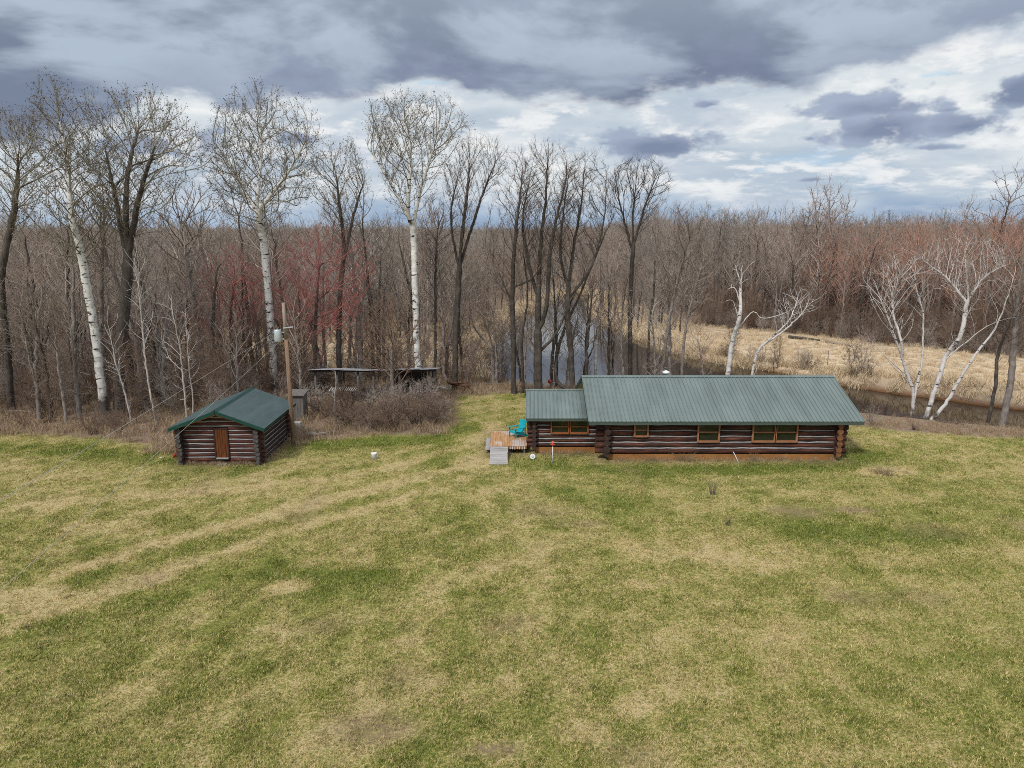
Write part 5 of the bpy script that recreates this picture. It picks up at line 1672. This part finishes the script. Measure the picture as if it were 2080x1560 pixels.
st_ = np.minimum(poly_sd(STRAW_R, x, y), 99)
dens = np.where((x > -3) & (x < 19), np.where(x > 6, .02, .05), dens)
st_ = np.minimum(st_, poly_sd(STRAW_L, x, y) + 4 * (g.random(N) < .25))
k = (ld > .3) & (rd > .3) & (g.random(N) < dens) & (st_ > -1.0)
k &= ~((x > -2.5) & (x < 3) & (ld < 2.5)) & ~((x > -12.6) & (x < -11.9) & (y < 47)) & ~((x > -18.6) & (x < -12.6) & (y < 45))
k &= ~((x > -22) & (x < -12) & (y < 46.5) & (g.random(N) < .75))
k &= ~((x > 19) & (y < 66) & (g.random(N) < .93))
k &= ~((x < -22) & (ld < 3.5) & (g.random(N) < .7))
x, y = x[k], y[k]
n = len(x)
pick = g.integers(0, 10, n)
pick = np.where((poly_sd(LAWN, x, y) < 2.5), g.integers(0, 5, n), pick)
sz = g.uniform(.55, 1.15, n)
right = (x > 20) & (poly_sd(RIVER, x, y) < 8) & (y < 60)
pick = np.where(right, g.choice([0, 2, 4], n), pick); sz = np.where(right, sz * .22, sz)
lean_to = (x > -15) & (x < -3.5) & (y > 50) & (y < 58)
sz = np.where(lean_to, sz * .42, sz)
sz = np.where((x > -15.5) & (x < -8.5) & (y < 53), sz * .5, sz)
scatter('undergrowth', np.stack([x, y, terrain(x, y)], 1), rots(n, .12), sz, pick, UG, 'tangled leafless undergrowth on the floor of the woods', 'undergrowth')
print('undergrowth', n)

# shrubs one can point to: the brush clump in front of the open shed and the loose ones
def named_shrub(px, Y, ht, Rr, label, seed, mc='twig_shrub', n=420, name='shrub', group=None, nst=11, step=.17, ntw=1.8, rtw=.0055, cat='shrub'):
    x = onY(px, 800, Y)[0]
    E, T, K = shrub(seed, ht, Rr, nst, n, mc, step=step, ntw=ntw, rtw=rtw)
    org = np.array([x, Y, tz(x, Y)])
    root = empty(name, org, label, cat, group)
    r = np.maximum(E[2], E[3])
    V, Q, mi = assemble([(sub(E, r > .012), 5, 0)]); put(bpy.data.objects.new('stems', mesh_np('stems', V, Q, [MAT['bark_dark']], mi)), root)
    V, Q, mi = assemble([(sub(E, r <= .012), 3, 0), (T, 3, 0)]); put(bpy.data.objects.new('twigs', mesh_np('twigs', V, Q, [MAT[mc]], mi)), root)
    return root
named_shrub(702, 46.2, 1.5, 1.8, 'low brown shrub at the left end of the brush clump', 601)
named_shrub(752, 45.6, 1.8, 1.7, 'dense dark shrub in the brush clump, in front of the slatted rack', 602)
named_shrub(800, 45.4, 2.6, 1.8, 'tallest tangled shrub in the middle of the brush clump', 603, n=520)
named_shrub(846, 46.2, 2.3, 1.9, 'round brown shrub right of the middle of the brush clump', 604)
named_shrub(884, 46.8, 2.0, 1.7, 'right-hand end shrub of the brush clump, beside the open grass', 605)
named_shrub(785, 48.6, 2.5, 1.5, 'shrub at the back of the brush clump close to the open shed', 606, mc='twig_wood')
named_shrub(832, 49, 2.6, 2.0, 'lilac-grey shrub behind the brush clump at the dark end of the open shed', 607, mc='twig_wood')
named_shrub(640, 50.2, 2.1, 1.3, 'sparse tall brush in front of the left posts of the open shed', 621, n=170, nst=8, mc='twig_wood')
named_shrub(705, 50.4, 2.3, 1.4, 'sparse tall brush in front of the slatted rack', 622, n=170, nst=8)
named_shrub(745, 50.0, 2.6, 1.3, 'sparse tall brush just right of the slatted rack', 623, n=190, nst=8, mc='twig_wood')
named_shrub(868, 51.5, 2.5, 1.3, 'sparse tall brush at the right end of the open shed', 624, n=180, nst=8, mc='twig_wood')
named_shrub(660, 48.6, 1.5, 1.6, 'low reddish shrub left of the brush clump near the utility pole', 608)
named_shrub(893, 50.5, 1.6, 1.6, 'low shrub just in front of the pale boat', 609)
named_shrub(1763, 67.5, 1.9, .9, 'thin dark bush on the far bank just right of the main roof', 610, mc='twig_dark', n=120, nst=6)
def clump(px, py, ht, spread, label, seed, mats=('twig_dark',), n=34, name='weed_clump', rtw=.006, cat='weeds'):
    """dry upright stems from one root"""
    g = np.random.default_rng(seed)
    p = onZ(px, py); org = np.array([p[0], p[1], tz(p[0], p[1])])
    th = g.uniform(0, 6.28, n); q = spread * g.random(n) ** .6; h = ht * g.uniform(.5, 1.0, n)
    a = np.stack([q * .35 * np.cos(th), q * .35 * np.sin(th), np.full(n, -.03)], 1)
    b = np.stack([q * .7 * np.cos(th), q * .7 * np.sin(th), h * .6], 1)
    c = np.stack([q * np.cos(th) * 1.25, q * np.sin(th) * 1.25, h], 1) + g.normal(0, .04, (n, 3))
    d1, d2 = unit(b - a), unit(c - b); r = np.full(n, rtw)
    E = [np.concatenate([a, b]), np.concatenate([b, c]), np.concatenate([r, r * .8]), np.concatenate([r * .8, r * .5]), np.concatenate([d1, d1]), np.concatenate([d1, d2])]
    V, Q, mi = assemble([(E, 3, 0)])
    o = put(bpy.data.objects.new(name, mesh_np(name, V, Q, [MAT[mats[0]]], mi)))
    o.location = org
    return tag(o, label, cat)
twig('dry_stem', [(.36, .27, .16), (.42, .32, .20)])
clump(1448, 1005, .85, .32, 'dark upright weed clump on the lawn below the single main window', 701)
clump(1477, 1068, .5, .25, 'smaller brown weed tuft on the lawn below the dark upright clump', 702, n=20)
clump(1388, 936, .5, .75, 'dry brown weeds against the cabin foundation left of the drain pipe', 703, ('dry_stem',), 90)
clump(1530, 936, .95, .35, 'thin dry stalks in front of the paired windows', 704, ('dry_stem',), 16)
clump(1790, 962, .5, .8, 'flattened straw patch with grey twigs right of the cabin', 705, ('dry_stem',), 80)
clump(1802, 968, .45, .5, 'small grey twig tuft on the right side of the straw patch', 706, ('twig_dark',), 26)
clump(392, 944, .3, .3, 'dry grass tuft by the left of the shed door', 707, ('dry_stem',), 30)
clump(496, 943, .35, .3, 'dry grass tuft by the right of the shed door', 708, ('dry_stem',), 36)
clump(1320, 936, .3, .6, 'low dry grass along the cabin foundation below the small window', 709, ('dry_stem',), 50)
clump(54, 1275, .35, .2, 'lone dark weed stalks near the left picture edge', 710, ('twig_dark',), 8)

# fallen logs on the meadow edge
def fallen(px0, py0, px1, py1, z, r, label, mat='bark_dark', name='fallen_log', kinks=4):
    a, b_ = onZ(px0, py0, z), onZ(px1, py1, z)
    mb = MB(); pts = []
    for i in range(kinks + 1):
        t = i / kinks; q = a + (b_ - a) * t
        pts.append((q[0], q[1] + random.uniform(-.15, .15), tz(q[0], q[1]) + r * .7 + random.uniform(0, .1)))
    mb.tube(pts, [r * (1 - .5 * i / kinks) for i in range(kinks + 1)], 8)
    return tag(mb.build(name, [mat], None, True), label, 'log')
fallen(1602, 686, 1664, 692, -1.3, .22, 'dark fallen log on the straw meadow, nearer the snag')
fallen(1678, 694, 1730, 704, -1.3, .16, 'thinner fallen log on the straw meadow, right of the dark one', 'bark_grey')
fallen(0, 834, 80, 836, 0, .07, 'pale fallen branch lying at the left edge of the woods', 'bark_pale')
fallen(1900, 862, 1960, 874, -.3, .06, 'bleached fallen branch below the two dead birches', 'bark_birch')
fallen(2050, 850, 2085, 872, -.3, .10, 'bleached fallen limb at the far right edge', 'bark_birch')
for px, py, lab in ((1571, 745, 'thin fence stake on the far bank near the leaning birch'), (1680, 748, 'thin fence stake on the far bank right of the leaning birch')):
    c = onZ(px, py, -1.4)
    mb = MB(); mb.tube([(c[0], c[1], -1.8), (c[0], c[1], .35)], .035, 6)
    tag(mb.build('fence_stake', ['weathered_wood'], None, True), lab, 'stake')

# ------------------------------------------------------------------ grasses
def tuft(seed, nb, spread, h0, h1, w, mat, lay=.5):
    g = np.random.default_rng(seed)
    c = g.uniform(-spread, spread, (nb, 2)); th = g.uniform(0, 6.28, nb); h = g.uniform(h0, h1, nb)
    ln = h * g.uniform(.1, lay * 2, nb); wa = g.uniform(0, 6.28, nb)
    V = np.zeros((nb, 5, 3)); ww = w * g.uniform(.7, 1.2, nb)
    dx, dy = np.cos(wa) * ww / 2, np.sin(wa) * ww / 2
    lx, ly = np.cos(th) * ln, np.sin(th) * ln
    z0 = np.full(nb, -.01)
    V[:, 0] = np.stack([c[:, 0] - dx, c[:, 1] - dy, z0], 1); V[:, 1] = np.stack([c[:, 0] + dx, c[:, 1] + dy, z0], 1)
    V[:, 2] = np.stack([c[:, 0] + lx * .4 + dx * .8, c[:, 1] + ly * .4 + dy * .8, h * .65], 1); V[:, 3] = np.stack([c[:, 0] + lx * .4 - dx * .8, c[:, 1] + ly * .4 - dy * .8, h * .65], 1)
    V[:, 4] = np.stack([c[:, 0] + lx, c[:, 1] + ly, h], 1)
    o = np.arange(nb)[:, None] * 5
    me = mesh_np('tuft', V.reshape(-1, 3), o + np.array([0, 1, 2, 3]), [mat], None, False, o + np.array([3, 2, 4]))
    a = me.attributes.new('tint', 'FLOAT', 'POINT')
    a.data.foreach_set('value', np.repeat(g.random(nb), 5).astype(np.float32))
    return me

m, nt, b = new_mat('grass')
g_, lit, stw, dirt, p = lawn_colour(nt, 'INSTANCER')
tint = nd(nt, 'ShaderNodeAttribute', dict(attribute_type='GEOMETRY', attribute_name='tint'), 'Fac')
n1 = noise(nt, p, .9, 6, .62); n2 = noise(nt, p, 5.0, 3, .65); n4 = noise(nt, p, 10.0, 4, .7)
gg = M(nt, 'ADD', g_, M(nt, 'ADD', M(nt, 'MULTIPLY', M(nt, 'SUBTRACT', n1, .5), .9), M(nt, 'ADD', M(nt, 'ADD', M(nt, 'MULTIPLY', M(nt, 'SUBTRACT', n4, .5), 2.1), M(nt, 'MULTIPLY', M(nt, 'SUBTRACT', n2, .5), 1.2)), M(nt, 'MULTIPLY', M(nt, 'SUBTRACT', tint, .5), .9))), clamp=True)
c = mix(nt, MR(nt, gg, .05, .42), (.64, .51, .265), (.42, .386, .108))
c = mix(nt, MR(nt, gg, .4, .9), c, (.158, .212, .032))
c = mix(nt, M(nt, 'MULTIPLY', dirt, .75), c, (.27, .19, .13))
orn = nd(nt, 'ShaderNodeObjectInfo', None, 'Random')
c = mix(nt, MR(nt, orn, .6, 1.0, 0, .6), c, (.105, .11, .034))
n5 = noise(nt, p, 3.4, 3, .6)
n45 = M(nt, 'ADD', M(nt, 'MULTIPLY', n4, .72), M(nt, 'MULTIPLY', n5, .28))
c = mix(nt, MR(nt, n45, .53, .62, 0, .8), c, (.085, .095, .024))
c = mix(nt, MR(nt, n45, .46, .36, 0, .6), c, (.55, .47, .24))
c = mix(nt, MR(nt, orn, .18, 0, 0, .4), c, (.54, .46, .25))
setc(nt, b, c, .85, .15)
GRASS = m
TUFTS = [(tuft(800 + i, 46, .19, .035, .085, .013, GRASS, .6), 'tuft') for i in range(6)]
PT = []
for (y0, y1, den) in ((11.5, 20, 26), (20, 30, 20), (30, 42, 14), (42, 58, 9)):
    xw = .74 * y1 + 6
    n = int(2 * xw * (y1 - y0) * den)
    PT.append(np.stack([g.uniform(-xw, xw, n), g.uniform(y0, y1, n)], 1))
PT = np.concatenate(PT); x, y = PT[:, 0], PT[:, 1]
k = np.abs(x) < .74 * y + 5
x, y = x[k], y[k]
cgx, lt_, st2, dr2, ld = cover(x, y)
k = (g.random(len(x)) > lt_ * 1.05) & (g.random(len(x)) > dr2 * .75)
for bx in ((-18.0, -13.6, 38.3, 43.3), (5.1, 18.0, 38.9, 46.4), (1.2, 5.2, 40.2, 45.2), (-1.25, .9, 39.95, 43.2), (-1.2, -.25, 38.2, 40.1)):
    k &= ~((x > bx[0]) & (x < bx[1]) & (y > bx[2]) & (y < bx[3]))
x, y, cgx, lt_, st2, dr2 = [v[k] for v in (x, y, cgx, lt_, st2, dr2)]
n = len(x)
s = g.uniform(.6, 1.3, n) * (.8 + .5 * cgx)
scatter('grass', np.stack([x, y, terrain(x, y)], 1), rots(n, .05), s, g.integers(0, 6, n), TUFTS, 'short patchy lawn grass, part green and part straw', 'grass', np.stack([cgx, lt_, st2, dr2], 1))
print('grass', n)

# dry marsh grass and wood-edge weeds
m, nt, b = new_mat('dry_grass')
tint = nd(nt, 'ShaderNodeAttribute', dict(attribute_type='GEOMETRY', attribute_name='tint'), 'Fac')
c = mix(nt, tint, (.46, .34, .20), (.78, .66, .48))
c = mix(nt, MR(nt, noise(nt, position(nt), .5, 4, .6), .45, .75, 0, .5), c, (.42, .30, .18))
setc(nt, b, c, .85, .15)
MARSH = [(tuft(900 + i, 60, .38, .18, .6, .022, m, .75), 'tuft') for i in range(5)]
N = 16000
x = np.concatenate([g.uniform(10, 75, N), g.uniform(-56, 0, N // 2)]); y = np.concatenate([g.uniform(50, 155, N), g.uniform(62, 122, N // 2)])
x = np.concatenate([x, g.uniform(-14, 26, 5000)]); y = np.concatenate([y, g.uniform(70, 178, 5000)])
rd = poly_sd(RIVER, x, y)
sd = np.minimum(np.minimum(poly_sd(STRAW_R, x, y), poly_sd(STRAW_L, x, y)), np.where(y > 70, rd - 5.5, 9))
k = (sd < 1.6) & (rd > -.7) & ~((y < 69) & (x > -3.5) & (x < 26) & (g.random(len(x)) < .85))
k &= (rd < 2.6) | (g.random(len(x)) < .5)
x, y, rd = x[k], y[k], rd[k]
n = len(x)
scatter('marsh_grass', np.stack([x, y, terrain(x, y) - .02], 1), rots(n, .15), g.uniform(.7, 1.3, n) * np.where(rd < 2.5, 1.35, .75), g.integers(0, 5, n), MARSH, 'matted straw-coloured marsh grass along the far river bank', 'marsh grass')
print('marsh', n)
m2, nt, b = new_mat('weed_stem')
tint = nd(nt, 'ShaderNodeAttribute', dict(attribute_type='GEOMETRY', attribute_name='tint'), 'Fac')
setc(nt, b, mix(nt, tint, (.22, .15, .10), (.52, .40, .26)), .9, .1)
WEED = [(tuft(950 + i, 34, .3, .25, .8, .016, m2, .5), 'tuft') for i in range(4)]
N = 42000
x = g.uniform(-50, 52, N); y = g.uniform(40, 66, N)
ld = poly_sd(LAWN, x, y) + (fbm(x, y, 2.5, 333) - .5) * 2; rd = poly_sd(RIVER, x, y)
wgt = np.where(x > 18, .95 * np.exp(-((ld - 1.2) / 1.7) ** 2), np.where(x > -3, .30, .22 * sstep(0, 2, ld) + .3 * np.exp(-((ld - .5) / 1.1) ** 2)))
k = (ld > -.2) & (rd > -.3) & (g.random(N) < wgt) & ~((x > 4) & (x < 18.5) & (y < 47.5)) & ~((x > -18.2) & (x < -13.4) & (y < 43.6))
x, y = x[k], y[k]
ex, ey = [], []
for (xa, xb, yw, m_) in ((5.6, 17.6, 38.82, 150), (1.6, 4.6, 40.1, 40), (-17.6, -13.9, 38.22, 46), (-1.2, .8, 39.9, 16)):
    ex.append(g.uniform(xa, xb, m_)); ey.append(yw - np.abs(g.normal(0, .13, m_)))
ex.append(np.full(50, -13.5) + np.abs(g.normal(0, .12, 50))); ey.append(g.uniform(38.6, 43, 50))
ex, ey = np.concatenate(ex), np.concatenate(ey); nb = len(ex)
near = np.concatenate([np.zeros(len(x), bool), np.ones(nb, bool)])
x, y = np.concatenate([x, ex]), np.concatenate([y, ey]); n = len(x)
scatter('dry_weeds', np.stack([x, y, terrain(x, y) - .02], 1), rots(n, .2), g.uniform(.5, 1.1, n) * np.where(x > 18, .55, 1) * np.where(near, .42, 1), g.integers(0, 4, n), WEED, 'dry brown weeds and stalks along the edge of the woods', 'weeds')
print('weeds', n)

# ------------------------------------------------------------------ sky and light
SUN_EL, SUN_AZ = R(48), R(215)            # azimuth clockwise from +Y
w = bpy.data.worlds.new('World'); sc.world = w
w.use_nodes = True
nt = w.node_tree
for n_ in list(nt.nodes): nt.nodes.remove(n_)
out = nt.nodes.new('ShaderNodeOutputWorld'); bg = nt.nodes.new('ShaderNodeBackground')
nt.links.new(bg.outputs[0], out.inputs[0])
BG = .1
bg.inputs[1].default_value = BG
sky = nt.nodes.new('ShaderNodeTexSky'); sky.sky_type = 'NISHITA'; sky.sun_disc = False
sky.sun_elevation = SUN_EL; sky.sun_rotation = SUN_AZ
d = nd(nt, 'ShaderNodeVectorMath', dict(operation='NORMALIZE'), 0, i0=nd(nt, 'ShaderNodeTexCoord', None, 'Generated'))
sx = nd(nt, 'ShaderNodeSeparateXYZ', None, None, Vector=d)
AZ = M(nt, 'MULTIPLY', M(nt, 'ARCTAN2', sx.outputs[0], sx.outputs[1]), 57.29578)
EL = M(nt, 'MULTIPLY', M(nt, 'ARCSINE', sx.outputs[2]), 57.29578)
def ae(px, py):
    r_ = ray(px, py); r_ = r_ / np.linalg.norm(r_)
    return math.degrees(math.atan2(r_[0], r_[1])), math.degrees(math.asin(r_[2]))
# cloud layers flatten towards the horizon
ev = M(nt, 'MULTIPLY', M(nt, 'POWER', M(nt, 'MAXIMUM', M(nt, 'ADD', EL, .6), .05), .62), 7.0)
cv = nd(nt, 'ShaderNodeCombineXYZ', None, 0, X=AZ, Y=ev, Z=0.0)
nA = noise(nt, scl(nt, cv, (.05, .085, 1)), 1.0, 9, .56, .2)
nB = noise(nt, scl(nt, cv, (.105, .12, 1)), 1.0, 11, .57, .1)
nC = noise(nt, scl(nt, cv, (.055, .085, 1)), 1.0, 10, .53, .25)
nD = noise(nt, scl(nt, cv, (.22, .30, 1)), 1.0, 11, .64, .1)
K_ = 1 / BG
def col(r_, g_, b_):
    return (r_ * K_, g_ * K_, b_ * K_)
blue = mix(nt, MR(nt, EL, 0, 14), col(.46, .62, .80), col(.28, .50, .78))
blue = mix(nt, .25, blue, sky.outputs[0])
# bright middle layer
cl = mix(nt, MR(nt, nA, .36, .60, smooth=True), col(.47, .56, .66), col(.74, .79, .82))
cl = mix(nt, MR(nt, nD, .46, .62, 0, .85, smooth=True), cl, col(.90, .91, .91))
cl = mix(nt, MR(nt, nB, .52, .64, 0, .6, smooth=True), cl, col(.47, .55, .66))
base = mix(nt, MR(nt, M(nt, 'ADD', nA, M(nt, 'MULTIPLY', nB, .5)), .50, .62, smooth=True), blue, cl)
# blue-grey band low down
lowm = MR(nt, M(nt, 'ADD', EL, M(nt, 'MULTIPLY', M(nt, 'SUBTRACT', nB, .5), 5.0)), .4, 3.0, .9, 0, smooth=True)
base = mix(nt, lowm, base, mix(nt, MR(nt, nA, .35, .65), col(.235, .35, .53), col(.42, .54, .69)))
# separate small dark clouds
def blob(px, py, rx, ry, f=1.0):
    a0, e0 = ae(px, py)
    k_ = 57.3 / F
    u = M(nt, 'DIVIDE', M(nt, 'SUBTRACT', AZ, a0), rx * k_)
    v = M(nt, 'DIVIDE', M(nt, 'SUBTRACT', EL, e0), ry * k_)
    v = M(nt, 'MULTIPLY', v, MR(nt, v, -.3, .1, 1.7, 1.0))          # flat cloud base
    q = M(nt, 'SQRT', M(nt, 'ADD', M(nt, 'MULTIPLY', u, u), M(nt, 'MULTIPLY', v, v)))
    return M(nt, 'SUBTRACT', f, q)
mx = None
for bq in ((1330, 303, 150, 33, 1.1), (1225, 292, 50, 14, .75), (1785, 266, 92, 38, 1.25), (1765, 222, 118, 30, 1.2), (1690, 240, 60, 18, .7), (1955, 257, 80, 28, 1.15), (1925, 224, 40, 9, .7), (2085, 192, 80, 34, 1.15),
           (605, 285, 70, 18, .7), (935, 268, 40, 12, .7), (1645, 282, 20, 10, .6), (1660, 365, 60, 9, .6), (1595, 347, 22, 6, .6), (1900, 300, 60, 12, .6), (1450, 212, 60, 16, .5), (300, 300, 300, 50, .5), (2060, 350, 60, 10, .6)):
    v = blob(*bq)
    mx = v if mx is None else M(nt, 'MAXIMUM', mx, v)
nE = noise(nt, scl(nt, nd(nt, 'ShaderNodeCombineXYZ', None, 0, X=AZ, Y=EL, Z=0.0), (.40, .66, 1)), 1.0, 11, .54)
small = MR(nt, M(nt, 'ADD', mx, M(nt, 'MULTIPLY', M(nt, 'SUBTRACT', nE, .5), 3.4)), -.05, .55, 0, .95, smooth=True)
base = mix(nt, small, base, mix(nt, MR(nt, M(nt, 'ADD', mx, M(nt, 'MULTIPLY', M(nt, 'SUBTRACT', nB, .5), 3.0)), .15, 1.0), col(.36, .43, .56), col(.20, .25, .375)))
# the big dark deck overhead: its lower edge follows a broken line
edge = nt.nodes.new('ShaderNodeFloatCurve')
nt.links.new(MR(nt, AZ, -50, 50), edge.inputs['Value'])
cur = edge.mapping.curves[0]
pts_e = [(-600, 330), (0, 300), (230, 240), (380, 200), (470, 215), (580, 185), (690, 195), (790, 178), (880, 160), (960, 178), (1050, 206), (1150, 200), (1260, 214), (1330, 185), (1420, 165), (1490, 160), (1570, 185), (1640, 205), (1720, 160), (1800, 150), (1880, 110), (1980, 60), (2100, 20), (2500, -60)]
vals = []
for px, py in pts_e:
    a0, e0 = ae(px, py); vals.append(((a0 + 50) / 100, e0 / 20))
while len(cur.points) < len(vals): cur.points.new(.5, .5)
for pnt, (a0, e0) in zip(cur.points, vals):
    pnt.location = (a0, e0); pnt.handle_type = 'AUTO'
edge.mapping.update()
ee = M(nt, 'MULTIPLY', edge.outputs[0], 20.0)
dd = M(nt, 'ADD', M(nt, 'SUBTRACT', EL, ee), M(nt, 'MULTIPLY', M(nt, 'SUBTRACT', nB, .5), 4.5))
dd = M(nt, 'ADD', dd, M(nt, 'MULTIPLY', M(nt, 'SUBTRACT', nD, .5), 3.4))
deck_m = MR(nt, dd, -.55, .75, 0, 1, smooth=True)
dk0 = mix(nt, MR(nt, nC, .44, .57, smooth=True), col(.19, .236, .325), col(.44, .525, .63))
dk0 = mix(nt, MR(nt, nB, .51, .61, 0, .55, smooth=True), dk0, col(.245, .29, .41))
dk0 = mix(nt, MR(nt, dd, .5, 3.5, .35, 0), dk0, col(.19, .225, .34))
dk0 = mix(nt, MR(nt, EL, 11, 16, 0, .35), dk0, col(.46, .54, .64))
# overhead and behind the camera the deck is thinner and brighter
dk0 = mix(nt, MR(nt, EL, 18, 45, 0, 1), dk0, mix(nt, MR(nt, nC, .35, .65), col(.72, .79, .88), col(1.15, 1.17, 1.2)))
full = mix(nt, deck_m, base, dk0)
gap = None
for bq in ((872, 168, 70, 9, .8), (748, 214, 34, 6, 1), (1338, 192, 46, 8, 1), (1885, 152, 26, 9, 1), (590, 300, 60, 12, .8)):
    q_ = blob(*bq); gap = q_ if gap is None else M(nt, 'MAXIMUM', gap, q_)
gapm = MR(nt, M(nt, 'ADD', gap, M(nt, 'MULTIPLY', M(nt, 'SUBTRACT', nE, .5), 5.0)), .25, 1.2, 0, .5, smooth=True)
full = mix(nt, gapm, full, col(.42, .66, .86))
nt.links.new(full, bg.inputs[0])
w.cycles.sampling_method = 'MANUAL'; w.cycles.sample_map_resolution = 1024

sd_ = bpy.data.lights.new('sun', 'SUN')
sd_.energy = 2.7; sd_.angle = R(9); sd_.color = (1.0, .955, .89)
so = bpy.data.objects.new('sun', sd_); COL.objects.link(so)
v = Vector((math.sin(SUN_AZ) * math.cos(SUN_EL), math.cos(SUN_AZ) * math.cos(SUN_EL), math.sin(SUN_EL)))
so.rotation_euler = (-v).to_track_quat('-Z', 'Y').to_euler()
so.location = v * 60

# ------------------------------------------------------------------ render settings
vs = sc.view_settings
sc.display_settings.display_device = 'sRGB'
vs.view_transform = 'Standard'; vs.look = 'None'; vs.exposure = 0.0; vs.gamma = 1.0
sc.render.engine = 'CYCLES'
cy = sc.cycles
cy.max_bounces = 5; cy.diffuse_bounces = 3; cy.glossy_bounces = 3; cy.transmission_bounces = 2; cy.transparent_max_bounces = 4
cy.sample_clamp_indirect = 2.0; cy.sample_clamp_direct = 4.0
cy.use_denoising = False
cy.use_adaptive_sampling = False
cy.caustics_reflective = False; cy.caustics_refractive = False
sc.render.film_transparent = False
cy.pixel_filter_type = 'BLACKMAN_HARRIS'; cy.filter_width = 0.9
